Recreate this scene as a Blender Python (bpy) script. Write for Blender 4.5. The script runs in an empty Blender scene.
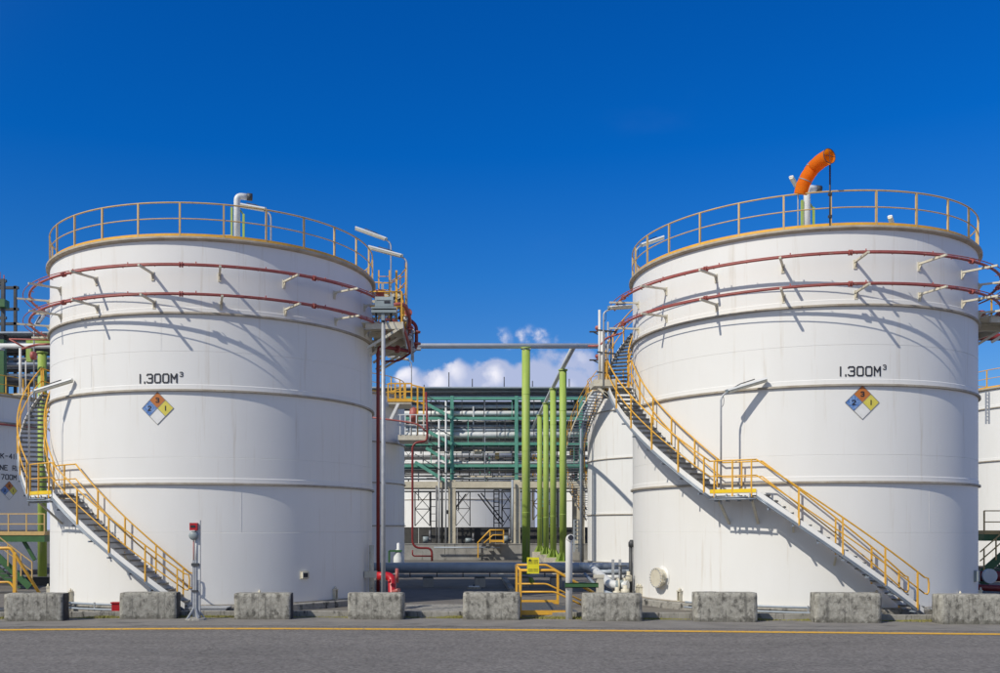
import bpy, math, random
from mathutils import Vector, Matrix
random.seed(7)
R_ = math.radians
sc = bpy.context.scene
col = sc.collection

# ---------------------------------------------------------------- camera, sky, sun, exposure
FPX, CX, Y0, HC = 964.0, 441.0, 528.0, 2.75
cam = bpy.data.cameras.new("camera"); camo = bpy.data.objects.new("camera", cam); col.objects.link(camo)
camo.location = (0, 0, HC); camo.rotation_euler = (R_(90), 0, 0)
cam.sensor_width = 36; cam.lens = 36 * FPX / 1000
cam.shift_x = (500 - CX) / 1000; cam.shift_y = (Y0 - 336.5) / 1000
cam.clip_start = .1; cam.clip_end = 3000
sc.camera = camo
SUN_EL = 42.0
SUN_XY = (-0.775, -0.632)
sun_rot = math.atan2(SUN_XY[0], SUN_XY[1])
W = bpy.data.worlds.new("World"); sc.world = W; W.use_nodes = True
def world():
    nt = W.node_tree; n = nt.nodes; l = nt.links
    n.clear()
    def N(t, **k):
        x = n.new(t)
        for a, b in k.items(): setattr(x, a, b)
        return x
    def math_(op, a, b=None, c=None):
        m = N('ShaderNodeMath', operation=op)
        for i, v in enumerate((a, b, c)):
            if v is None: continue
            if isinstance(v, (int, float)): m.inputs[i].default_value = v
            else: l.new(v, m.inputs[i])
        return m.outputs[0]
    out = N('ShaderNodeOutputWorld'); bg = N('ShaderNodeBackground')
    sky = N('ShaderNodeTexSky'); sky.sky_type = 'NISHITA'; sky.sun_disc = False
    sky.sun_elevation = R_(SUN_EL); sky.sun_rotation = sun_rot
    sky.air_density = 1.0; sky.dust_density = 0.3; sky.ozone_density = 3.0
    tc = N('ShaderNodeTexCoord')
    sep = N('ShaderNodeSeparateXYZ'); l.new(tc.outputs['Generated'], sep.inputs[0])
    # deep, polarised blue: tint of the physical sky
    tint = N('ShaderNodeMix', data_type='RGBA', blend_type='MULTIPLY'); tint.inputs[0].default_value = 1
    l.new(sky.outputs[0], tint.inputs[6])
    el = N('ShaderNodeValToRGB'); l.new(sep.outputs[2], el.inputs[0])
    cr = el.color_ramp
    cr.elements[0].position = 0.0; cr.elements[0].color = (0.32, 0.4, 0.496, 1)
    cr.elements[1].position = .62; cr.elements[1].color = (0.0008, 0.272, 0.704, 1)
    for p, c in ((.14, (.184, .36, .576, 1)), (.25, (.068, .336, .656, 1)), (.36, (.0064, .296, .704, 1))):
        e = cr.elements.new(p); e.color = c
    # the polarised darkening fades towards the sun, behind the camera, lifting the ambient light
    sd = N('ShaderNodeVectorMath', operation='DOT_PRODUCT'); l.new(tc.outputs['Generated'], sd.inputs[0])
    ce_ = math.cos(R_(SUN_EL)); sd.inputs[1].default_value = (SUN_XY[0] * ce_, SUN_XY[1] * ce_, math.sin(R_(SUN_EL)))
    fm = N('ShaderNodeMapRange', interpolation_type='SMOOTHSTEP'); l.new(sd.outputs['Value'], fm.inputs[0]); fm.inputs[1].default_value = .05; fm.inputs[2].default_value = .85
    tm = N('ShaderNodeMix', data_type='RGBA'); l.new(fm.outputs[0], tm.inputs[0]); l.new(el.outputs[0], tm.inputs[6]); tm.inputs[7].default_value = (.62, .60, .55, 1)
    l.new(tm.outputs[2], tint.inputs[7])
    # cumulus bank low over the horizon, by direction
    az = math_('ARCTAN2', sep.outputs[0], sep.outputs[1])
    ev = math_('ARCSINE', sep.outputs[2])
    cmb = N('ShaderNodeCombineXYZ'); l.new(az, cmb.inputs[0]); l.new(ev, cmb.inputs[1])
    n1 = N('ShaderNodeTexNoise'); n1.inputs['Scale'].default_value = 16; n1.inputs['Detail'].default_value = 9; n1.inputs['Roughness'].default_value = .58
    l.new(cmb.outputs[0], n1.inputs['Vector'])
    vo = N('ShaderNodeTexVoronoi', feature='SMOOTH_F1'); vo.inputs['Scale'].default_value = 34; vo.inputs['Smoothness'].default_value = .35
    wv = N('ShaderNodeVectorMath', operation='MULTIPLY_ADD'); l.new(n1.outputs['Color'], wv.inputs[0]); wv.inputs[1].default_value = (.05, .05, 0); l.new(cmb.outputs[0], wv.inputs[2])
    l.new(wv.outputs[0], vo.inputs['Vector'])
    n2 = N('ShaderNodeTexNoise'); n2.inputs['Scale'].default_value = 3.1; n2.inputs['Detail'].default_value = 2
    cm2 = N('ShaderNodeCombineXYZ'); l.new(az, cm2.inputs[0]); l.new(cm2.outputs[0], n2.inputs['Vector'])
    # height of the bank against azimuth
    hr = N('ShaderNodeValToRGB'); l.new(math_('MULTIPLY_ADD', az, .5, .5), hr.inputs[0])
    hc = hr.color_ramp; hc.interpolation = 'EASE'
    pts = [(-.98, .20), (-.50, .13), (-.14, .12), (-.06, .146), (-.015, .172), (.005, .168), (.02, .177), (.045, .191), (.10, .194), (.155, .189), (.19, .155), (.3, .05), (.6, .05), (.98, .20)]  # outer ends, out of view, raised as added cloud for more ambient light
    while len(hc.elements) > 1: hc.elements.remove(hc.elements[0])
    hc.elements[0].position = pts[0][0] * .5 + .5; hc.elements[0].color = (pts[0][1] * 4,) * 3 + (1,)
    for a, h in pts[1:]:
        e = hc.elements.new(a * .5 + .5); e.color = (h * 4,) * 3 + (1,)
    hgt = math_('MULTIPLY', hr.outputs[0], .25)
    d = math_('SUBTRACT', hgt, ev)
    s = math_('MULTIPLY_ADD', math_('ADD', d, .002), 30.0, math_('MULTIPLY_ADD', n1.outputs[0], 2.4, -1.15))
    s = math_('ADD', s, math_('MULTIPLY', math_('SUBTRACT', .38, vo.outputs['Distance']), 1.7))
    mp = N('ShaderNodeMapRange', interpolation_type='SMOOTHSTEP'); l.new(s, mp.inputs[0])
    mp.inputs[1].default_value = -.12; mp.inputs[2].default_value = .42
    cp = N('ShaderNodeMapRange', interpolation_type='SMOOTHSTEP'); l.new(math_('ADD', d, math_('MULTIPLY', n1.outputs[0], .02)), cp.inputs[0]); cp.inputs[1].default_value = -.004; cp.inputs[2].default_value = .010
    # cloud tone
    ct = N('ShaderNodeValToRGB')
    l.new(math_('ADD', math_('MULTIPLY', n1.outputs[0], .9), math_('MULTIPLY', math_('SUBTRACT', .42, vo.outputs['Distance']), .9)), ct.inputs[0])
    ct.color_ramp.elements[0].position = .36; ct.color_ramp.elements[0].color = (2.64, 2.96, 4.16, 1)
    ct.color_ramp.elements[1].position = .72; ct.color_ramp.elements[1].color = (5.3, 5.2, 5.6, 1)
    mx = N('ShaderNodeMix', data_type='RGBA'); l.new(math_('MULTIPLY', math_('MULTIPLY', mp.outputs[0], cp.outputs[0]), .93), mx.inputs[0])
    # faint high wisps
    l.new(tint.outputs[2], mx.inputs[6]); l.new(ct.outputs[0], mx.inputs[7])
    n3 = N('ShaderNodeTexNoise'); n3.inputs['Scale'].default_value = 5; n3.inputs['Detail'].default_value = 6
    mpv = N('ShaderNodeMapping'); mpv.inputs['Rotation'].default_value = (0, 0, .6); mpv.inputs['Scale'].default_value = (.7, 2.0, 1)
    l.new(cmb.outputs[0], mpv.inputs[0]); l.new(mpv.outputs[0], n3.inputs['Vector'])
    wm = N('ShaderNodeMapRange', interpolation_type='SMOOTHSTEP'); l.new(n3.outputs[0], wm.inputs[0]); wm.inputs[1].default_value = .60; wm.inputs[2].default_value = .85; wm.inputs[4].default_value = .012
    mw = N('ShaderNodeMix', data_type='RGBA'); l.new(wm.outputs[0], mw.inputs[0]); l.new(mx.outputs[2], mw.inputs[6]); mw.inputs[7].default_value = (5, 5.3, 6, 1)
    l.new(mw.outputs[2], bg.inputs[0]); bg.inputs[1].default_value = .125
    l.new(bg.outputs[0], out.inputs[0])
world()
sl = bpy.data.lights.new("sun", 'SUN'); sl.energy = 2.6; sl.angle = R_(.5); sl.color = (1, .94, .83)
so = bpy.data.objects.new("sun", sl); col.objects.link(so); so.location = (-30, -30, 60)
ce = math.cos(R_(SUN_EL))
so.rotation_euler = Vector((SUN_XY[0] * ce, SUN_XY[1] * ce, math.sin(R_(SUN_EL)))).to_track_quat('Z', 'Y').to_euler()
sc.view_settings.view_transform = 'Standard'; sc.view_settings.look = 'None'
sc.view_settings.exposure = 0.5; sc.view_settings.gamma = 1; sc.view_settings.use_curve_mapping = False

# ---------------------------------------------------------------- materials
MATS = {}
def mat(name, c, rough=.5, metal=0.0, c2=None, nscale=3.0, namt=.5, stretch=(1, 1, 1), bump=0.0, bscale=40, spec=.5, dirt=None):
    m = bpy.data.materials.new(name); m.use_nodes = True; nt = m.node_tree; n = nt.nodes; l = nt.links
    b = n['Principled BSDF']; b.inputs['Roughness'].default_value = rough; b.inputs['Metallic'].default_value = metal
    b.inputs['Specular IOR Level'].default_value = spec
    tc = n.new('ShaderNodeTexCoord'); mp = n.new('ShaderNodeMapping'); mp.inputs['Scale'].default_value = stretch
    l.new(tc.outputs['Object'], mp.inputs[0])
    no = n.new('ShaderNodeTexNoise'); no.inputs['Scale'].default_value = nscale; no.inputs['Detail'].default_value = 6; no.inputs['Roughness'].default_value = .6
    l.new(mp.outputs[0], no.inputs['Vector'])
    rm = n.new('ShaderNodeValToRGB'); l.new(no.outputs[0], rm.inputs[0])
    c2 = c2 or tuple(x * .8 for x in c)
    rm.color_ramp.elements[0].position = .5 - namt * .5; rm.color_ramp.elements[1].position = .5 + namt * .3
    rm.color_ramp.elements[0].color = (*c2, 1); rm.color_ramp.elements[1].color = (*c, 1)
    last = rm.outputs[0]
    if dirt:      # (colour, scale, threshold, softness, stretch)
        dc, ds, th, sf, st = dirt
        m2 = n.new('ShaderNodeMapping'); m2.inputs['Scale'].default_value = st; m2.inputs['Location'].default_value = (3.1, 7.7, 1.3); l.new(tc.outputs['Object'], m2.inputs[0])
        n2 = n.new('ShaderNodeTexNoise'); n2.inputs['Scale'].default_value = ds; n2.inputs['Detail'].default_value = 8; n2.inputs['Roughness'].default_value = .65
        l.new(m2.outputs[0], n2.inputs['Vector'])
        mr = n.new('ShaderNodeMapRange'); mr.interpolation_type = 'SMOOTHSTEP'; l.new(n2.outputs[0], mr.inputs[0]); mr.inputs[1].default_value = th; mr.inputs[2].default_value = th + sf
        mx = n.new('ShaderNodeMix'); mx.data_type = 'RGBA'; l.new(mr.outputs[0], mx.inputs[0]); l.new(last, mx.inputs[6]); mx.inputs[7].default_value = (*dc, 1)
        last = mx.outputs[2]
    l.new(last, b.inputs['Base Color'])
    if bump:
        n3 = n.new('ShaderNodeTexNoise'); n3.inputs['Scale'].default_value = bscale; n3.inputs['Detail'].default_value = 5; l.new(mp.outputs[0], n3.inputs['Vector'])
        bp = n.new('ShaderNodeBump'); bp.inputs['Strength'].default_value = bump; bp.inputs['Distance'].default_value = .02
        l.new(n3.outputs[0], bp.inputs['Height']); l.new(bp.outputs[0], b.inputs['Normal'])
    MATS[name] = m
    return m
white = mat('white_paint', (.78, .775, .75), .45, c2=(.74, .73, .695), nscale=1.2, namt=.9, stretch=(1, 1, .35), bump=.10, bscale=1.1, spec=.3,
            dirt=((.60, .55, .47), 1.6, .555, .25, (2.4, 2.4, .12)))
cream = mat('cream_paint', (.66, .62, .50), .5, c2=(.52, .47, .36), nscale=4, dirt=((.32, .22, .14), 7, .62, .1, (1, 1, 1)))
rimm = mat('weathered_rim_paint', (.50, .44, .34), .6, c2=(.32, .26, .18), nscale=3)
girdm = mat('stained_girder_paint', (.42, .38, .31), .6, c2=(.27, .225, .17), nscale=2.5, dirt=((.30, .22, .14), 5, .58, .12, (1, 1, 1)))
yel = mat('yellow_paint', (.80, .43, .035), .45, c2=(.62, .33, .05), nscale=5, dirt=((.33, .20, .08), 9, .64, .08, (1, 1, 1)))
yelw = mat('faded_yellow_paint', (.62, .42, .16), .55, c2=(.48, .32, .14), nscale=5, dirt=((.30, .19, .10), 8, .62, .1, (1, 1, 1)))
yelb = mat('bright_yellow_board', (.85, .58, .01), .45)
redp = mat('red_pipe_paint', (.42, .115, .10), .5, c2=(.30, .07, .06), nscale=4, dirt=((.40, .22, .17), 5, .56, .15, (1, 1, 1)))
maroon = mat('maroon_pipe_paint', (.24, .028, .026), .42, c2=(.17, .02, .02), nscale=3)
redb = mat('bright_red_paint', (.50, .012, .02), .4, c2=(.33, .01, .015))
green = mat('lime_green_paint', (.36, .47, .09), .55, c2=(.26, .38, .07), nscale=2, stretch=(1, 1, .4), dirt=((.40, .42, .20), 1.4, .52, .2, (2.5, 2.5, .35)))
dgreen = mat('dark_green_paint', (.05, .14, .045), .5, c2=(.035, .10, .035))
mint = mat('mint_green_paint', (.13, .38, .28), .5, c2=(.08, .26, .19), nscale=1.5, dirt=((.30, .30, .24), 3, .62, .1, (1, 1, 1)))
galv = mat('galvanised_steel', (.46, .475, .49), .45, .25, c2=(.34, .355, .375), nscale=7)
bluep = mat('blue_grey_pipe_paint', (.38, .43, .48), .4, .0, c2=(.29, .33, .38), nscale=2)
lgrey = mat('light_grey_pipe', (.70, .71, .70), .45, .0, c2=(.58, .59, .58), nscale=2, dirt=((.40, .27, .18), 3, .64, .08, (1, 1, 1)))
dsteel = mat('dark_steel', (.075, .08, .085), .55, .3, c2=(.045, .045, .05))
dpipe = mat('dark_insulated_pipe', (.20, .20, .205), .5, .1, c2=(.11, .11, .115))
grating = mat('grating_steel', (.16, .165, .165), .5, .5, c2=(.08, .08, .08), nscale=20)
boxm = mat('grey_box_paint', (.28, .33, .34), .45, c2=(.22, .26, .27))
black = mat('black_print', (.02, .022, .03), .6)
hazo = mat('hazard_orange', (.52, .17, .03), .5, c2=(.42, .13, .03), nscale=8)
hazy = mat('hazard_yellow', (.72, .62, .10), .5)
hazb = mat('hazard_blue', (.04, .14, .42), .5, c2=(.30, .42, .62), nscale=14, namt=.35)
hazw = mat('hazard_white', (.78, .78, .76), .5)
hazl = mat('hazard_outline', (.22, .22, .22), .6)
glassy = mat('lamp_diffuser', (.62, .60, .50), .25, c2=(.50, .48, .38), nscale=10)
orange = mat('windsock_cloth', (.98, .25, .004), .85, c2=(.92, .20, .004), nscale=6, bump=.5, bscale=14)
orange_in = mat('windsock_lining', (.72, .03, .006), .85)
conc = mat('weathered_concrete', (.36, .345, .31), .9, c2=(.21, .20, .175), nscale=5, namt=.7, bump=.8, bscale=30, dirt=((.055, .054, .050), 3.0, .50, .16, (1.6, 1.6, .8)))
kerbm = mat('kerb_concrete', (.34, .325, .29), .9, c2=(.22, .21, .18), nscale=4, bump=.7, bscale=30, dirt=((.07, .065, .06), 3.4, .52, .15, (2.5, 2.5, .5)))
slabc = mat('slab_concrete', (.17, .155, .135), .9, c2=(.11, .10, .09), nscale=.7, bump=.3, bscale=20, dirt=((.10, .095, .085), .9, .55, .2, (1, 1, 1)))
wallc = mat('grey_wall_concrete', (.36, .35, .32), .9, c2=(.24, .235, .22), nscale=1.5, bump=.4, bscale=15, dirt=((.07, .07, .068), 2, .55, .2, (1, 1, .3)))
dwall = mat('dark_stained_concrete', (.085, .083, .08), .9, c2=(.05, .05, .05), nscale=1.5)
ccream = mat('pale_concrete_frame', (.66, .60, .46), .85, c2=(.50, .45, .34), nscale=1.2, dirt=((.20, .17, .12), 3, .6, .1, (1, 1, 1)))
gravel = mat('ground_soil', (.19, .175, .15), .95, c2=(.12, .11, .09), nscale=.5, bump=.5, bscale=12)
paint_y = mat('road_paint_yellow', (.78, .43, .02), .7, c2=(.62, .34, .03), nscale=9, dirt=((.20, .17, .13), 11, .545, .10, (1, 1, 1)))
grassm = mat('dry_grass', (.26, .27, .06), .9, c2=(.36, .30, .12), nscale=3)

def cloth():
    n = orange.node_tree.nodes; l = orange.node_tree.links; b = n['Principled BSDF']; out = [x for x in n if x.type == 'OUTPUT_MATERIAL'][0]
    tr = n.new('ShaderNodeBsdfTranslucent'); tr.inputs[0].default_value = (1, .34, .01, 1)
    mx = n.new('ShaderNodeMixShader'); mx.inputs[0].default_value = .5; l.new(b.outputs[0], mx.inputs[1]); l.new(tr.outputs[0], mx.inputs[2]); l.new(mx.outputs[0], out.inputs[0])
cloth()
def asphalt():
    m = mat('asphalt', (.195, .182, .172), .88, c2=(.135, .127, .122), nscale=.9, namt=.8, stretch=(.18, 1, 1), bump=.9, bscale=60, spec=.3,
            dirt=((.125, .118, .113), .8, .48, .34, (.2, 1.1, 1)))
    n = m.node_tree.nodes; l = m.node_tree.links
    b = n['Principled BSDF']; src = b.inputs['Base Color'].links[0].from_socket
    tc = [x for x in n if x.type == 'TEX_COORD'][0]
    v = n.new('ShaderNodeTexVoronoi'); v.inputs['Scale'].default_value = 16; l.new(tc.outputs['Object'], v.inputs['Vector'])
    r = n.new('ShaderNodeMapRange'); l.new(v.outputs['Color'], r.inputs[0]); r.inputs[3].default_value = .66; r.inputs[4].default_value = 1.42
    mx = n.new('ShaderNodeMix'); mx.data_type = 'RGBA'; mx.blend_type = 'MULTIPLY'; mx.inputs[0].default_value = 1
    l.new(src, mx.inputs[6]); l.new(r.outputs[0], mx.inputs[7])
    # cracks and oil spots
    nz = n.new('ShaderNodeTexNoise'); nz.inputs['Scale'].default_value = 1.3; nz.inputs['Detail'].default_value = 6; l.new(tc.outputs['Object'], nz.inputs['Vector'])
    wv = n.new('ShaderNodeVectorMath'); wv.operation = 'MULTIPLY_ADD'; l.new(nz.outputs['Color'], wv.inputs[0]); wv.inputs[1].default_value = (1.1, 1.1, 0); l.new(tc.outputs['Object'], wv.inputs[2])
    ve = n.new('ShaderNodeTexVoronoi'); ve.feature = 'DISTANCE_TO_EDGE'; ve.inputs['Scale'].default_value = .22; l.new(wv.outputs[0], ve.inputs['Vector'])
    cr = n.new('ShaderNodeMapRange'); l.new(ve.outputs['Distance'], cr.inputs[0]); cr.inputs[1].default_value = .002; cr.inputs[2].default_value = .009; cr.inputs[3].default_value = .84
    no = n.new('ShaderNodeTexNoise'); no.inputs['Scale'].default_value = 1.9; no.inputs['Detail'].default_value = 3; l.new(tc.outputs['Object'], no.inputs['Vector'])
    sp = n.new('ShaderNodeMapRange'); sp.interpolation_type = 'SMOOTHSTEP'; l.new(no.outputs[0], sp.inputs[0]); sp.inputs[1].default_value = .66; sp.inputs[2].default_value = .76; sp.inputs[3].default_value = 1; sp.inputs[4].default_value = .72
    mm = n.new('ShaderNodeMath'); mm.operation = 'MULTIPLY'; l.new(cr.outputs[0], mm.inputs[0]); l.new(sp.outputs[0], mm.inputs[1])
    m3 = n.new('ShaderNodeMix'); m3.data_type = 'RGBA'; m3.blend_type = 'MULTIPLY'; m3.inputs[0].default_value = 1; l.new(mx.outputs[2], m3.inputs[6]); l.new(mm.outputs[0], m3.inputs[7]); l.new(m3.outputs[2], b.inputs['Base Color'])
    return m
asph = asphalt()
verge = mat('worn_road_edge', (.25, .235, .215), .92, c2=(.17, .16, .15), nscale=1.2, bump=.9, bscale=70, dirt=((.10, .095, .09), 1.3, .55, .15, (.5, 1.5, 1)))

# ---------------------------------------------------------------- helpers
def at(x, y, Z):                       # photograph pixel and distance -> point of the place
    return Vector(((x - CX) / FPX * Z, Z, HC + (Y0 - y) / FPX * Z))
def pol(r, deg, z=0.0):
    a = R_(deg); return Vector((r * math.sin(a), -r * math.cos(a), z))
def ring_hit(T, r, x, y):              # pixel -> (angle, height) on a tank's round face
    u = (x - CX) / FPX; X, Z = T
    a = u * u + 1; b = -2 * (u * X + Z); c = X * X + Z * Z - r * r
    t = (-b - math.sqrt(max(b * b - 4 * a * c, 0))) / (2 * a)
    return math.degrees(math.atan2(u * t - X, -(t - Z))), HC + (Y0 - y) * t / FPX

class MB:
    def __init__(s): s.v = []; s.f = []; s.sm = []
    def add(s, vs, fs, smooth=False):
        k = len(s.v); s.v += [tuple(v) for v in vs]; s.f += [tuple(i + k for i in f) for f in fs]; s.sm += [smooth] * len(fs); return s
    def box(s, a, b, M=None):
        x0, y0, z0 = a; x1, y1, z1 = b
        vs = [Vector(p) for p in ((x0, y0, z0), (x1, y0, z0), (x1, y1, z0), (x0, y1, z0), (x0, y0, z1), (x1, y0, z1), (x1, y1, z1), (x0, y1, z1))]
        if M is not None: vs = [M @ v for v in vs]
        return s.add(vs, [(3, 2, 1, 0), (4, 5, 6, 7), (0, 1, 5, 4), (1, 2, 6, 5), (2, 3, 7, 6), (3, 0, 4, 7)])
    def bar(s, p, q, w, h=None, up=(0, 0, 1)):       # square bar from p to q
        h = h or w; p = Vector(p); q = Vector(q); d = q - p; L = d.length
        if L < 1e-6: return s
        d /= L; u = Vector(up)
        if abs(d.dot(u)) > .98: u = Vector((0, 1, 0))
        x = d.cross(u).normalized(); y = x.cross(d).normalized()
        vs = []
        for e in (p, q):
            for a, b in ((-1, -1), (1, -1), (1, 1), (-1, 1)): vs.append(e + x * a * w / 2 + y * b * h / 2)
        return s.add(vs, [(0, 1, 2, 3), (7, 6, 5, 4), (0, 4, 5, 1), (1, 5, 6, 2), (2, 6, 7, 3), (3, 7, 4, 0)])
    def tube(s, pts, r, n=8, closed=False, caps=True):
        pts = [Vector(p) for p in pts]; N = len(pts)
        vs = []; prev = None
        for i, p in enumerate(pts):
            if closed: t = pts[(i + 1) % N] - pts[i - 1]
            else: t = pts[min(i + 1, N - 1)] - pts[max(i - 1, 0)]
            t.normalize()
            if prev is None:
                u = Vector((0, 0, 1)) if abs(t.z) < .95 else Vector((0, 1, 0))
                x = t.cross(u).normalized()
            else:
                x = (prev - t * prev.dot(t))
                x = x.normalized() if x.length > 1e-6 else prev
            prev = x; y = t.cross(x)
            rr = r[i] if isinstance(r, (list, tuple)) else r
            for k in range(n):
                a = 2 * math.pi * k / n; vs.append(p + (x * math.cos(a) + y * math.sin(a)) * rr)
        fs = []
        M = N if closed else N - 1
        for i in range(M):
            j = (i + 1) % N
            for k in range(n):
                m = (k + 1) % n; fs.append((i * n + k, i * n + m, j * n + m, j * n + k))
        s.add(vs, fs, True)
        if caps and not closed:
            b = len(s.v) - len(vs)
            s.f.append(tuple(b + k for k in range(n))[::-1]); s.sm.append(False)
            s.f.append(tuple(b + (N - 1) * n + k for k in range(n))); s.sm.append(False)
        return s
    def cyl(s, p, q, r, n=12): return s.tube([p, q], r, n)
    def lathe(s, prof, n=24, a0=0, a1=360, M=None, smooth=True, close_prof=False, hard=False):
        if hard:
            for p, q in zip(prof, prof[1:]): s.lathe([p, q], n, a0, a1, M, True)
            return s
        full = abs(a1 - a0) >= 360; cols = n if full else n + 1
        vs = []
        for i in range(cols):
            a = a0 + (a1 - a0) * i / n
            for r, z in prof:
                v = pol(r, a, z); vs.append(M @ v if M is not None else v)
        P = len(prof); fs = []
        for i in range(n):
            j = (i + 1) % cols if full else i + 1
            for k in range(P if close_prof else P - 1):
                m = (k + 1) % P; fs.append((i * P + k, j * P + k, j * P + m, i * P + m))
        s.add(vs, fs, smooth)
        if close_prof and not full:
            b = len(s.v) - len(vs)
            s.f.append(tuple(b + k for k in range(P))); s.sm.append(False)
            s.f.append(tuple(b + n * P + k for k in range(P))[::-1]); s.sm.append(False)
        return s
    def mesh(s, name, m):
        me = bpy.data.meshes.new(name); me.from_pydata(s.v, [], s.f); me.update()
        me.polygons.foreach_set('use_smooth', s.sm)
        if m: me.materials.append(m)
        return me
    def build(s, name, m, parent=None, loc=None):
        return link(name, s.mesh(name, m), parent, loc)
def link(name, me, parent=None, loc=None, rz=0):
    o = bpy.data.objects.new(name, me); col.objects.link(o)
    if parent: o.parent = parent
    if loc is not None: o.location = loc
    if rz: o.rotation_euler = (0, 0, rz)
    return o
def tag(o, label=None, cat=None, group=None, kind=None):
    if label: o['label'] = label
    if cat: o['category'] = cat
    if group: o['group'] = group
    if kind: o['kind'] = kind
    return o
def thing(name, label, cat, loc=(0, 0, 0), group=None, rz=0):
    o = bpy.data.objects.new(name, None); col.objects.link(o); o.location = loc; o.rotation_euler = (0, 0, rz)
    o.empty_display_size = .3
    return tag(o, label, cat, group)
def struct(o): o['kind'] = 'structure'; return o
def arc(r, a0, a1, z0, z1=None, step=3.0):
    z1 = z0 if z1 is None else z1; n = max(1, int(abs(a1 - a0) / step + .5))
    return [pol(r, a0 + (a1 - a0) * i / n, z0 + (z1 - z0) * i / n) for i in range(n + 1)]
def flange(mb, p, d, r, t=.05, n=12):
    p = Vector(p); d = Vector(d).normalized(); mb.cyl(p - d * t, p + d * t, r, n); return mb
def bend(pts, rad, n=5):               # round the corners of a pipe run
    pts = [Vector(p) for p in pts]; out = [pts[0]]
    for i in range(1, len(pts) - 1):
        a, b, c = pts[i - 1], pts[i], pts[i + 1]; u = (a - b); v = (c - b)
        rr = min(rad, u.length * .45, v.length * .45); u.normalize(); v.normalize()
        p0 = b + u * rr; p2 = b + v * rr
        for k in range(n + 1):
            t = k / n; out.append(p0 * (1 - t) ** 2 + b * 2 * t * (1 - t) + p2 * t * t)
    out.append(pts[-1]); return out

# letters as strokes on a 4 x 6 cell
GL = {'1': [[(2, 0), (2, 6)]], ',': [[(1, .6), (1, -.2)]], '-': [[(.6, 3), (3.4, 3)]],
      '3': [[(0, 5.3), (.7, 6), (3.3, 6), (4, 5.3), (4, 3.7), (3.3, 3.1), (1.5, 3.1)], [(3.3, 3.1), (4, 2.4), (4, .7), (3.3, 0), (.7, 0), (0, .7)]],
      '0': [[(.7, 0), (3.3, 0), (4, .8), (4, 5.2), (3.3, 6), (.7, 6), (0, 5.2), (0, .8), (.7, 0)]],
      'M': [[(0, 0), (0, 6), (2, 2.6), (4, 6), (4, 0)]], '2': [[(0, 5), (.7, 6), (3.3, 6), (4, 5.2), (4, 4), (0, 0), (4, 0)]],
      'K': [[(0, 0), (0, 6)], [(4, 6), (0, 2.6)], [(1.4, 3.8), (4, 0)]], '4': [[(3, 0), (3, 6), (0, 2), (4, 2)]],
      'N': [[(0, 0), (0, 6), (4, 0), (4, 6)]], 'E': [[(4, 0), (0, 0), (0, 6), (4, 6)], [(0, 3), (3, 3)]],
      'R': [[(0, 0), (0, 6), (3.3, 6), (4, 5.3), (4, 3.7), (3.3, 3), (0, 3)], [(2, 3), (4, 0)]],
      'U': [[(0, 6), (0, .8), (.7, 0), (3.3, 0), (4, .8), (4, 6)]], 'T': [[(0, 6), (4, 6)], [(2, 6), (2, 0)]],
      '7': [[(0, 6), (4, 6), (1.5, 0)]], 'I': [[(2, 0), (2, 6)]]}
ADV = {'1': 3.6, ',': 2.6, 'I': 3.6}
def stroke_text(mb, text, h, fn, wd=.9):
    """fn(u, v) -> point on the face; h = letter height in metres; returns width"""
    s = h / 6; widths = [(ADV.get(c, 5.6)) * s for c in text]; tot = sum(widths); u0 = -tot / 2
    for c, wdt in zip(text, widths):
        off = -.8 * s if c in '1I' else 0
        for st in GL.get(c, []):
            for (a, b), (c2, d) in zip(st, st[1:]):
                p = Vector((u0 + off + a * s, b * s)); q = Vector((u0 + off + c2 * s, d * s)); t = (q - p).normalized(); e = t * wd * s * .42; nn = Vector((-t.y, t.x)) * wd * s / 2
                p = p - e; q = q + e
                m = max(1, int((q - p).length / .12))
                vs = []
                for i in range(m + 1):
                    w = p.lerp(q, i / m)
                    vs += [fn(*(w + nn)), fn(*(w - nn))]
                mb.add(vs, [(2 * i + 1, 2 * i + 3, 2 * i + 2, 2 * i) for i in range(m)])
        u0 += wdt
    return tot
def letters(parent, text, h, fn, wd):
    s = h / 6; widths = [(ADV.get(c, 5.9)) * s for c in text]; tot = sum(widths); u0 = -tot / 2
    for c, w in zip(text, widths):
        if c != ' ':
            mb = MB(); stroke_text(mb, c, h, (lambda u1: (lambda u, v: fn(u + u1, v)))(u0 + w / 2), wd); mb.build('painted_letter', black, parent)
        u0 += w
    return tot
def on_cyl(r, th, z, sx=1):
    return lambda u, v: pol(r, th + math.degrees(u / r), z + v)
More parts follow.
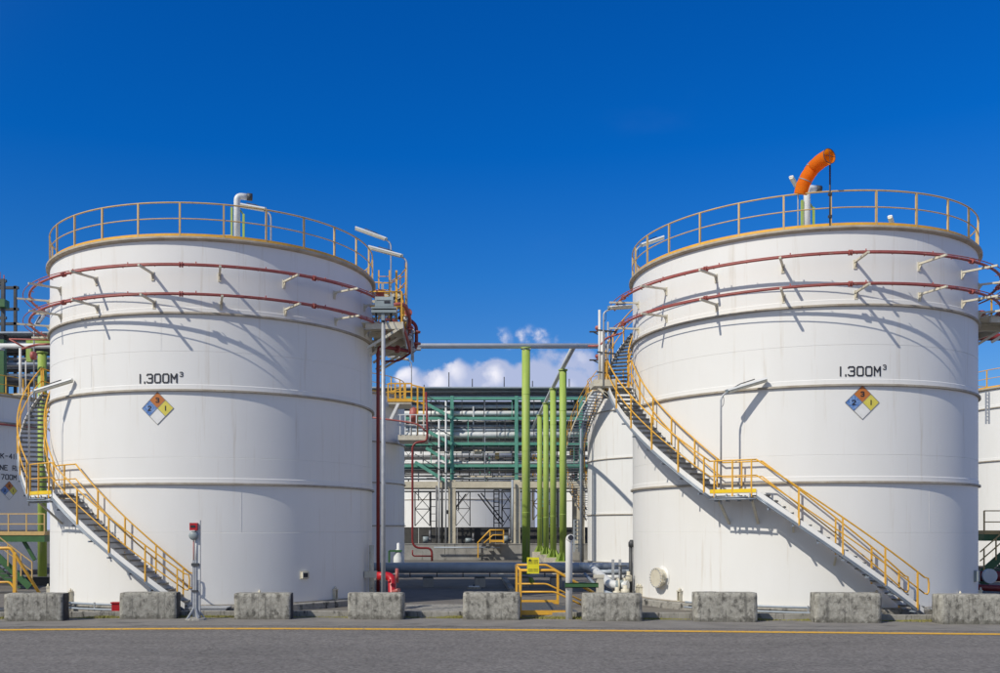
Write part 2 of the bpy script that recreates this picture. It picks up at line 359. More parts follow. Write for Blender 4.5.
def diamond(parent, r, th, z, s, digits=True, outline=True):
    """hazard diamond of half diagonal s on a round wall"""
    f0 = lambda rr: on_cyl(rr, th, z)
    def quad(cu, cv, name, m, half):
        mb = MB(); k = 6; f = f0(r + .012); vs = []
        for i in range(k + 1):
            for j in range(k + 1):
                a = (i / k * 2 - 1) * half; b = (j / k * 2 - 1) * half
                vs.append(f(cu + (a - b) / 2, cv + (a + b) / 2))
        mb.add(vs, [(i * (k + 1) + j, i * (k + 1) + j + 1, (i + 1) * (k + 1) + j + 1, (i + 1) * (k + 1) + j)[::-1] for i in range(k) for j in range(k)])
        return mb.build(name, m, parent)
    h = s / 2
    sq = [quad(0, h, 'hazard_square', hazo, h), quad(-h, 0, 'hazard_square', hazb, h), quad(h, 0, 'hazard_square', hazy, h), quad(0, -h, 'hazard_square', hazw, h)]
    sq[0]['label'] = 'orange top square with the number 3'; sq[1]['label'] = 'blue left square with the number 2'
    sq[2]['label'] = 'yellow right square with the number 1'; sq[3]['label'] = 'blank white bottom square'
    mb = MB(); f = f0(r + .016); w = s * .016
    def ln(a, b):
        p = Vector(a); q = Vector(b); t = (q - p).normalized(); nn = Vector((-t.y, t.x)) * w; m = 8; vs = []
        for i in range(m + 1):
            x = p.lerp(q, i / m); vs += [f(*(x + nn)), f(*(x - nn))]
        mb.add(vs, [(2 * i + 1, 2 * i + 3, 2 * i + 2, 2 * i) for i in range(m)])
    for a, b in (((0, s), (s, 0)), ((s, 0), (0, -s)), ((0, -s), (-s, 0)), ((-s, 0), (0, s)), ((-h, -h), (h, h)), ((-h, h), (h, -h))): ln(a, b)
    mb.build('diamond_outline', hazl, parent)
    if digits:
        for c, (u, v) in (('3', (0, h)), ('2', (-h, 0)), ('1', (h, 0))):
            mb = MB(); hh = s * .25
            stroke_text(mb, c, hh, (lambda u0, v0: (lambda a, b: on_cyl(r + .02, th, z)(a + u0 + s * .03, b + v0 - hh / 2)))(u, v), 1.5)
            mb.build('painted_digit', black, parent)

# ---------------------------------------------------------------- setting: ground, road, kerb
LZ = [(-60, 23), (-11.85, 25.85), (-9.27, 26.15), (-6.57, 26.3), (-1.1, 26.1), (4.25, 25.75), (9.46, 25.3), (14.44, 24.85), (60, 20.5)]
def line_z(X):
    for (a, p), (b, q) in zip(LZ, LZ[1:]):
        if X <= b: return p + (q - p) * (X - a) / (b - a)
    return LZ[-1][1]
# smooth the bend points
XS = [-60, -40, -25, -18] + [i * 1.0 for i in range(-14, 19)] + [22, 30, 40, 60]
def lz(X): return sum(line_z(X + d) for d in (-3, -2, -1, 0, 1, 2, 3)) / 7
g = MB().add([(-900, -60, 0), (900, -60, 0), (900, 1500, 0), (-900, 1500, 0)], [(0, 1, 2, 3)]).build('ground', gravel); struct(g); g.location.z = -.008
def strip(name, d0, d1, z, m, y_abs=None):
    mb = MB(); vs = []
    for X in XS: vs += [(X, y_abs if y_abs is not None else lz(X) + d0, z), (X, lz(X) + d1, z)]
    mb.add(vs, [(2 * i, 2 * i + 2, 2 * i + 3, 2 * i + 1) for i in range(len(XS) - 1)])
    return struct(mb.build(name, m))
strip('road', 0, .9, 0.0, asph, -40)
strip('road_edge', .9, 3.9, .004, verge)
strip('yellow_line', -.1, .28, .008, paint_y)
slab = MB().box((-40, 33.5, -.004), (40, 62, .002)).build('concrete_yard', slabc); struct(slab)
# low drain kerb behind the barriers: separate stones
kerb = struct(MB().box((0, 0, 0), (.01, .01, .01)).build('kerb', kerbm)) if False else None
kroot = bpy.data.objects.new('kerb', None); col.objects.link(kroot); kroot['kind'] = 'structure'
KOFF = 3.62
X = -30.0; kn = 0
while X < 31:
    L = 1.22
    gap = (-1.15 < X + L / 2 < -.35)
    if not gap:
        a = Vector((X + .006, lz(X) + KOFF, 0)); b = Vector((X + L - .006, lz(X + L) + KOFF, 0))
        mb = MB(); hgt = .185 + random.uniform(-.006, .006)
        nrm = (b - a).normalized().cross(Vector((0, 0, 1))); t = -nrm * .17
        j = Vector((0, random.uniform(-.008, .008), 0)); c = .015
        prof = [(0, -.05), (0, hgt - c), (c / .17, hgt), (1 - c / .17, hgt), (1, hgt - c), (1, -.05)]
        vs = [a + j + t * p + Vector((0, 0, q)) for p, q in prof] + [b + j + t * p + Vector((0, 0, q)) for p, q in prof]
        mb.add(vs, [(i, i + 1, i + 7, i + 6)[::-1] for i in range(5)] + [tuple(range(6)), tuple(range(11, 5, -1))])
        mb.build('kerb_stone', kerbm, kroot); kn += 1
    X += L
# strip of concrete apron in the gap between the two tanks
ap = MB().box((-1.2, 29.9, 0), (2.4, 33.4, .11)).build('concrete_apron', kerbm); struct(ap)

# grass tufts along the foot of the kerb
def grass():
    mb = MB(); rnd = random.Random(3)
    for _ in range(34000):
        X = rnd.uniform(-17, 19); 
        dens = .5 + .5 * math.sin(X * 1.7 + 2 * math.sin(X * .6))
        if rnd.random() > .25 + .75 * dens: continue
        y = lz(X) + KOFF - abs(rnd.gauss(0, .16)) - .02
        h = rnd.uniform(.02, .08) * (.5 + .7 * dens); w = rnd.uniform(.006, .014); a = rnd.uniform(0, 6.28); lx = rnd.gauss(0, .03); ly = rnd.gauss(0, .03)
        dx, dy = math.cos(a) * w, math.sin(a) * w
        mb.add([(X - dx, y - dy, 0), (X + dx, y + dy, 0), (X + lx, y + ly, h)], [(0, 1, 2)])
    tag(mb.build('grass', grassm), 'dry grass and weeds growing along the foot of the kerb', 'grass', kind='stuff')
grass()

# ---------------------------------------------------------------- concrete barrier blocks
def rounded_block(w, d, h, seed):
    rnd = random.Random(seed); mb = MB(); nx, ny, nz = 14, 5, 7
    from mathutils import noise
    pts = {}
    vs = []; fs = []
    def P(i, j, k):
        key = (i, j, k)
        if key in pts: return pts[key]
        x = (i / nx - .5) * w; y = (j / ny - .5) * d; z = k / nz * h
        c = .045
        q = Vector((x, y, z)); lim = Vector((w / 2 - c, d / 2 - c, h - c))
        e = Vector((max(-lim.x, min(lim.x, x)), max(-lim.y, min(lim.y, y)), min(lim.z, z)))
        dd = q - e
        if dd.length > 1e-6: q = e + dd.normalized() * min(dd.length, c)
        nn = noise.noise(Vector((x, y, z)) * 2.2 + Vector((seed * 3.3, 0, 0))) * .012 + noise.noise(Vector((x, y, z)) * 9 + Vector((seed, 5, 0))) * .007
        dirv = (q - Vector((0, 0, h / 2))); dirv.z *= .5
        q += dirv.normalized() * nn
        pts[key] = len(vs); vs.append(q); return pts[key]
    for i in range(nx):
        for j in range(ny): fs.append((P(i, j, nz), P(i + 1, j, nz), P(i + 1, j + 1, nz), P(i, j + 1, nz)))
        for k in range(nz):
            fs.append((P(i, 0, k), P(i + 1, 0, k), P(i + 1, 0, k + 1), P(i, 0, k + 1)))
            fs.append((P(i + 1, ny, k), P(i, ny, k), P(i, ny, k + 1), P(i + 1, ny, k + 1)))
    for j in range(ny):
        for k in range(nz):
            fs.append((P(0, j + 1, k), P(0, j, k), P(0, j, k + 1), P(0, j + 1, k + 1)))
            fs.append((P(nx, j, k), P(nx, j + 1, k), P(nx, j + 1, k + 1), P(nx, j, k + 1)))
    mb.add(vs, fs, True)
    return mb
def block_material():
    m = mat('barrier_concrete', (.41, .395, .345), .92, c2=(.21, .20, .17), nscale=9, namt=.5, bump=1.0, bscale=34, dirt=((.095, .09, .078), 5.0, .48, .2, (1.0, 1.0, .7)))
    n = m.node_tree.nodes; l = m.node_tree.links; b = n['Principled BSDF']; src = b.inputs['Base Color'].links[0].from_socket
    tc = [x for x in n if x.type == 'TEX_COORD'][0]
    oi = n.new('ShaderNodeObjectInfo')
    for x in n:
        if x.type == 'MAPPING':
            cb = n.new('ShaderNodeVectorMath'); cb.operation = 'MULTIPLY_ADD'; cx = n.new('ShaderNodeCombineXYZ')
            l.new(oi.outputs['Random'], cx.inputs[0]); l.new(oi.outputs['Random'], cx.inputs[2])
            cb.inputs[1].default_value = (37, 11, 19); l.new(cx.outputs[0], cb.inputs[0]); l.new(tc.outputs['Object'], cb.inputs[2]); l.new(cb.outputs[0], x.inputs[0])
            off = cb
    # vertical run-off streaks
    mp = n.new('ShaderNodeMapping'); mp.inputs['Scale'].default_value = (6, 6, .35); l.new(off.outputs[0], mp.inputs[0])
    no = n.new('ShaderNodeTexNoise'); no.inputs['Scale'].default_value = 1.6; no.inputs['Detail'].default_value = 5; l.new(mp.outputs[0], no.inputs['Vector'])
    mr = n.new('ShaderNodeMapRange'); mr.interpolation_type = 'SMOOTHSTEP'; mr.inputs[1].default_value = .52; mr.inputs[2].default_value = .72; mr.inputs[4].default_value = .6; l.new(no.outputs[0], mr.inputs[0])
    mx = n.new('ShaderNodeMix'); mx.data_type = 'RGBA'; l.new(mr.outputs[0], mx.inputs[0]); l.new(src, mx.inputs[6]); mx.inputs[7].default_value = (.06, .058, .052, 1)
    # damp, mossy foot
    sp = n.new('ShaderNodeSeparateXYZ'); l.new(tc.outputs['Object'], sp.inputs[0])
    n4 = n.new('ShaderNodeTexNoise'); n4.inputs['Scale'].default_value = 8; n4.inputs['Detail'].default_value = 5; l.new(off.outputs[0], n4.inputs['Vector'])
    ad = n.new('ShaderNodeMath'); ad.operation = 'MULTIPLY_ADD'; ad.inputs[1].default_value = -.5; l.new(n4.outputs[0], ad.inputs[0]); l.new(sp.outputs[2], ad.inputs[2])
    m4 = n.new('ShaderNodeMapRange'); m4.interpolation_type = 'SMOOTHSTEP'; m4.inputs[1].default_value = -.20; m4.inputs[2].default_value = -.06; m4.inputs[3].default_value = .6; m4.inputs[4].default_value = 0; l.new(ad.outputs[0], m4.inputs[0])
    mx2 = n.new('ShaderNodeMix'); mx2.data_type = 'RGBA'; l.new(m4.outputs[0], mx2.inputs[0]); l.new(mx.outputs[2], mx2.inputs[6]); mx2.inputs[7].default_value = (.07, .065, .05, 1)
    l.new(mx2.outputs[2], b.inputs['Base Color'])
    return m
condm = mat('blue_grey_conduit', (.27, .31, .36), .4, .2, c2=(.19, .22, .26))
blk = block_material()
endm = mat('dark_block_end', (.05, .05, .052), .8, c2=(.028, .028, .03), nscale=6)  # much darker colour for some end faces of the three leftmost blocks
BL = [(3.5, 62, 593.5, 621.3, 'leftmost concrete barrier block, under the far left yellow handrail'),
      (119, 176, 592.5, 619.0, 'concrete barrier block at the foot of the left tank stairs, left of the detector post'),
      (233.5, 291, 593.2, 619.5, 'squat concrete barrier block in front of the left tank, right of the detector post'),
      (347.5, 404, 593.0, 619.6, 'pale stained concrete barrier block hiding the foot of the tall lamp post'),
      (463.5, 521, 592.5, 620.0, 'concrete barrier block just left of the yellow stile'),
      (583.5, 643, 593.5, 621.3, 'concrete barrier block just right of the white vent pole and yellow stile'),
      (696, 758, 592.5, 622.0, 'dark mottled concrete barrier block right of the round manhole cover'),
      (817, 882, 593.0, 623.0, 'concrete barrier block under the lower flight of the right tank stairs'),
      (942, 1009, 594.5, 624.5, 'rightmost concrete barrier block, cut by the picture edge')]
for i, (xa, xb, yt, yb, lab) in enumerate(BL):
    Z = FPX * HC / (yb - Y0); w = (xb - xa) * Z / FPX; h = (yb - yt) * Z / FPX
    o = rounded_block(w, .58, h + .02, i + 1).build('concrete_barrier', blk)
    o.data.materials.append(endm)
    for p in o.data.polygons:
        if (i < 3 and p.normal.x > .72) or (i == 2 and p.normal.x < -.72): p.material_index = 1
    o.location = (((xa + xb) / 2 - CX) * Z / FPX, Z + .29, -.02)
    slope = (lz(o.location.x + 1) - lz(o.location.x - 1)) / 2
    o.rotation_euler = (0, 0, math.atan(slope) + R_(random.uniform(-1.5, 1.5)))
    tag(o, lab, 'barrier block', 'concrete barrier blocks along the road')

# ---------------------------------------------------------------- tanks
TL = (-8.68, 37.35); TR = (13.32, 36.22)
def tank(loc, label, R=6.0, H=12.1, courses=(.25, 2.6, 4.2, 5.05, 7.24, 8.5, 9.75, 12.1), gird=(4.2, 7.24, 9.75), seg=128, post0=1.8, nposts=27, dz=.22, rails=True, group=None, text=None, dia=None, top_y=yelw):
    t = thing('storage_tank', label, 'storage tank', (loc[0], loc[1], 0), group)
    MB().lathe([(R + .38, -.02), (R + .38, dz - .03), (R + .35, dz), (R - .3, dz)], 96, smooth=False).build('foundation_ring', conc if R > 5.9 else slabc, t)
    # annular base plate edge
    MB().lathe([(R + .02, dz + .004), (R + .10, dz + .004), (R + .10, dz + .03), (R + .02, dz + .03)], seg, smooth=False).build('base_flange', girdm, t)
    cs = [dz + .02] + [c for c in courses if c > dz + .3 and c < H - .05] + [H]
    rnd = random.Random(int(abs(loc[0]) * 10))
    for a, b in zip(cs, cs[1:]):
        rr = R + rnd.uniform(-.003, .003)
        cm = MB().lathe([(rr, a + .008), (rr, b - .008)], seg)
        cm.lathe([(rr - .008, a), (rr, a + .008)], seg).lathe([(rr, b - .008), (rr - .008, b)], seg)
        cm.build('shell_course', white, t)
    wb = MB()
    for i, (a, b) in enumerate(zip(cs, cs[1:])):
        for k in range(5):
            th = k * 60 + i * 23 + rnd.uniform(-3, 3); p = pol(R + .001, th)
            for zz in (0,):
                q0 = pol(R + .001, th, a + .02); q1 = pol(R + .001, th, b - .02)
                wb.bar(q0, q1, .010, .003, up=pol(1, th))
    wb.build('weld_beads', white, t)['kind'] = 'stuff'
    for zg in gird:
        MB().lathe([(R + .004, zg + .19), (R + .018, zg + .17), (R + .02, zg + .03)], seg, hard=True).build('ring_backing_strip', white, t)
        MB().lathe([(R + .004, zg + .029), (R + .085, zg + .025), (R + .088, zg - .035), (R + .004, zg - .045)], seg, hard=True).build('stiffening_ring', girdm, t)
    MB().lathe([(R - .03, H - .01), (R + .11, H + .02), (R + .14, H + .05), (R + .14, H + .11), (R + .02, H + .15), (R - .06, H + .155)], seg, hard=True).build('roof_curb', rimm, t)
    MB().lathe([(R - .05, H + .12), (3, H + .36), (0.01, H + .55)], seg).build('roof', white, t)
    if rails:
        rr = R + .02; zb = H + .15
        MB().lathe([(rr, zb - .01), (rr + .012, zb - .01), (rr + .012, zb + .075), (rr, zb + .075)], seg, smooth=False, close_prof=True).build('toe_board', yel, t)
        me = MB().box((-.028, -.028, 0), (.028, .028, 1.08)).mesh('post', top_y)
        for k in range(nposts):
            th = post0 + k * 360 / nposts
            link('railing_post', me, t, pol(rr - .01, th, zb - .01), R_(th))
        MB().tube(arc(rr - .01, 0, 357.5, zb + 1.08, step=2.5), .026, 6, closed=True).build('top_rail', top_y, t)
        MB().tube(arc(rr - .01, 0, 357.5, zb + .56, step=2.5), .020, 6, closed=True).build('middle_rail', top_y, t)
    if text:
        s, x, y, h, sup = text
        th, z = ring_hit(loc, R, x, y)
        wtot = letters(t, s, h, on_cyl(R + .012, th, z), .98)
        if sup:
            mb = MB(); stroke_text(mb, '3', h * .5, on_cyl(R + .012, th + math.degrees((wtot / 2 + h * .30) / R), z + h * .72), 1.1)
            mb.build('superscript_digit', black, t)
    if dia:
        x, y, s = dia; th, z = ring_hit(loc, R, x, y); diamond(t, R, th, z, s)
    return t
tankL = tank(TL, 'big white storage tank on the left lettered 1,300M3, between two fire ladders and the tall lamp post', post0=1.8,
             text=('1,300M', 158.5, 382.6, .275, True), dia=(157.6, 408.3, .53))
tankL['label'] = 'big white 1,300M3 storage tank on the left, behind the red call post'
tankR = tank(TR, 'big white 1,300M3 storage tank on the right, with the orange windsock on its roof', post0=3.1,
             text=('1,300M', 861, 375.6, .275, True), dia=(862.3, 402.5, .53))
for t in (tankL, tankR): t['group'] = 'large white 1,300 cubic metre tanks'

def anchor(t, R, th, z=.24):
    mb = MB(); M = Matrix.Translation(pol(R, th, z)) @ Matrix.Rotation(R_(th), 4, 'Z')
    mb.box((-.07, -.12, 0), (-.055, .0, .34), M).box((.055, -.12, 0), (.07, .0, .34), M).box((-.09, -.14, .34), (.09, .0, .37), M)
    mb.box((-.07, -.13, 0), (.07, -.0, .02), M)
    p = M @ Vector((0, -.07, .02)); mb.cyl(p, p + Vector((0, 0, .45)), .022, 8); mb.cyl(p + Vector((0, 0, .35)), p + Vector((0, 0, .41)), .04, 6)
    mb.build('anchor_chair', cream, t)
for x, T, t in ((72.5, TL, tankL), (259, TL, tankL), (334, TL, tankL), (642, TR, tankR), (681, TR, tankR), (958, TR, tankR)):
    th, _ = ring_hit(T, 6.0, x, 590); anchor(t, 6.0, th)
for t, o in ((tankL, (-85, -70, 95, 115, 150, 180, 210, 240)), (tankR, (-85, 60, 95, 120, 150, 180, 210, 240))):
    for th in o: anchor(t, 6.0, th)
# manhole on the right tank
th, z = ring_hit(TR, 6.0, 662, 577.5)
mb = MB(); Mr = Matrix.Translation(pol(6.0, th, z)) @ Matrix.Rotation(R_(th), 4, 'Z') @ Matrix.Rotation(R_(90), 4, 'X')   # local z -> outward
mh = MB().lathe([(.0, -.0), (.42, 0.0), (.42, .002), (.0, .003)], 40, M=Mr).build('manhole_pad', white, tankR)
mh = MB().lathe([(.29, -.05), (.29, .17), (.35, .17), (.35, .215), (.0, .215)], 40, M=Mr, smooth=False).build('manhole_neck', cream, tankR)
cv = MB().lathe([(.352, .221), (.354, .26), (.0, .263)], 40, M=Mr, smooth=False).build('manhole_cover', cream, tankR)
bm = MB()
for k in range(20):
    a = k * 18; c = Vector((.322 * math.cos(R_(a)), .322 * math.sin(R_(a)), .14)); bm.cyl(Mr @ c, Mr @ (c + Vector((0, 0, .16))), .018, 6)
bm.build('cover_bolts', galv, cv)
for v in (-.14, .09): MB().box((.34, v, .16), (.41, v + .05, .27), Mr).build('manhole_hinge', cream, tankR)
# little instrument boxes on the shells
def shell_box(t, T, x, y, w, h, m, name, d=.12, screen=False):
    th, z = ring_hit(T, 6.0, x, y); M = Matrix.Translation(pol(6.0, th, z)) @ Matrix.Rotation(R_(th), 4, 'Z')
    o = MB().box((-w / 2, -d, -h / 2), (w / 2, 0, h / 2), M).box((-w / 2 - .03, -.02, -h / 2 - .03), (w / 2 + .03, 0, h / 2 + .03), M).build(name, m, t)
    if screen: MB().box((-w * .38, -d - .006, -h * .32), (w * .30, -d, h * .34), M).build('display', black, o)
shell_box(tankL, TL, 304, 575, .26, .22, cream, 'gauge_box', screen=True)
shell_box(tankR, TR, 975, 576, .30, .34, boxm, 'junction_box')

# ---------------------------------------------------------------- cooling-water rings round the two big tanks
def water_ring(T, zc, th0, label, a0=-128, a1=118):
    t = thing('water_spray_ring', label, 'spray pipe', (T[0], T[1], 0), 'red cooling water rings round the big tanks')
    MB().tube(arc(6.68, a0, a1, zc, step=3), .044, 8).build('ring_pipe', redp, t)
    MB().tube(arc(6.90, a0 + 3, a1, zc - .015, step=3), .016, 6).build('thin_pipe', redp, t)
    k = 0; a = a0 + 8
    fl = MB(); nz = MB()
    while a < a1:
        if k % 4 == 1:
            for d in (-.9, .9): p = pol(6.68, a + d * .35, zc); q = pol(6.68, a + d * .35 + .4, zc); m2 = MB(); flange(m2, p, q - p, .09, .018, 12).build('pipe_flange', redp, t)
        if k % 2: p = pol(6.68, a + 4, zc); nz.cyl(p, p + Vector((0, 0, .11)), .02, 6)
        nz.cyl(pol(6.68, a + 2, zc - .0), pol(6.56, a + 2, zc - .02), .014, 6)
        k += 1; a += 9.5
    nz.build('spray_nozzles', redp, t)['kind'] = 'stuff'
    k = 0; a = th0
    while a > a0 + 3: a -= 20.6
    a += 20.6 if a <= a0 + 3 else 0
    while a < a1 - 2:
        M = Matrix.Rotation(R_(a), 4, 'Z')
        mb = MB().box((-.035, -7.10, zc - .135), (.035, -6.0, zc - .075), M)
        vs = [M @ Vector(v) for v in ((-.012, -6.02, zc - .13), (.012, -6.02, zc - .13), (.012, -6.02, zc - .30), (-.012, -6.02, zc - .30), (-.012, -6.14, zc - .13), (.012, -6.14, zc - .13))]
        mb.add(vs, [(0, 3, 4), (1, 5, 2), (3, 2, 5, 4)])
        mb.box((-.05, -6.03, zc - .33), (.05, -6.0, zc - .04), M)
        mb.box((-.012, -6.74, zc - .075), (.012, -6.62, zc - .05), M)
        mb.build('support_arm', cream, t)
        a += 20.6
    return t
water_ring(TL, 11.13, -6.7, 'upper red spray pipe ringing the left tank just below its rim')
water_ring(TL, 10.20, -6.2, 'lower red spray pipe ringing the left tank')
water_ring(TR, 11.20, -3.2, 'upper red spray pipe ringing the right tank just below its rim', a0=-100)
water_ring(TR, 10.24, -3.0, 'lower red spray pipe ringing the right tank', a0=-100)
# dense bracket and pipe cluster beside the upper landing of the right tank
t = thing('landing_pipe_cluster', 'cluster of pale pipes and dark brackets left of the upper landing on the right tank', 'pipework', (0, 0, 0))
for x, y0_, y1_, m, r in ((599.5, 310, 384, lgrey, .05), (608, 322, 384, galv, .035), (611, 330, 392, dsteel, .03)):
    MB().cyl(at(x, y1_, 36.5), at(x, y0_, 36.5), r, 8).build('pipe', m, t)
for y in (330, 352, 372): MB().bar(at(597, y, 36.3), at(617, y + 2, 36.3), .05).build('pipe_bracket', dsteel, t)
for a_, b_ in (((596, 386), (626, 388)), ((598, 388), (622, 408)), ((604, 392), (631, 418))): MB().bar(at(*a_, 36.0), at(*b_, 36.0), .09).build('platform_brace', cream, t)
MB().box(tuple(at(594, 386, 35.9)), tuple(at(612, 383.5, 36.9))).build('side_plate', cream, t)
MB().tube(bend([at(588, 346, 36.6), at(600, 346, 36.5), at(606, 338, 36.4), at(622, 333, 35.6)], .2), .035, 8).build('red_branch', redp, t)
# white risers that feed the rings
def riser(name, x, ztop, Z, label, red_y, zb=8.05, r=.105):
    p = at(x, 400, Z); t = thing(name, label, 'pipe riser', (p.x, p.y, 0), 'white pipe risers of the spray rings')
    MB().cyl((0, 0, zb), (0, 0, ztop), r, 14).build('riser_pipe', lgrey, t)
    MB().cyl((.2, .05, zb), (.2, .05, ztop - .5), r * .45, 10).build('drain_pipe', lgrey, t)
    MB().box((-.2, -.2, zb), (.3, .2, zb + .05)).build('base_plate', cream, t)
    for zz in red_y:
        m2 = MB(); m2.bar((-.5, 0, zz - .04), (.2, 0, zz - .04), .06, .05).bar((-.05, 0, zz - .2), (-.35, 0, zz - .05), .04); m2.build('cross_arm', dsteel, t)
        m2 = MB().lathe([(.05, zz - .02), (.06, zz + .04), (.10, zz + .06), (.11, zz + .13), (.08, zz + .18), (0, zz + .19)], 12, M=Matrix.Translation((-.18, 0, 0))); m2.build('valve_head', redb if False else redp, t)
    return t
riser('pipe_riser', 602.5, 10.3, 36.8, 'tall white pipe riser with red valve heads beside the upper stairs of the right tank', (9.2, 9.98 + .3))
tr_ = riser('pipe_riser', 20.3, 9.95, 38.6, 'tall white pipe riser rising left of the left tank stairs', (), r=.055)
m2 = MB().tube(bend([(0, 0, 9.9), (.5, .3, 10.15), (1.6, .2, 10.16)], .2), .045, 8).tube([(-.4, -.1, 10.3), (.2, .1, 9.95)], .035, 8).tube([(-.4, -.1, 10.3), (1.5, .2, 10.3)], .03, 8); m2.build('feed_pipe', redp, tr_)
MB().cyl((.45, 0, 9.65), (.6, 0, 9.65), .17, 12).build('valve', redp, tr_)

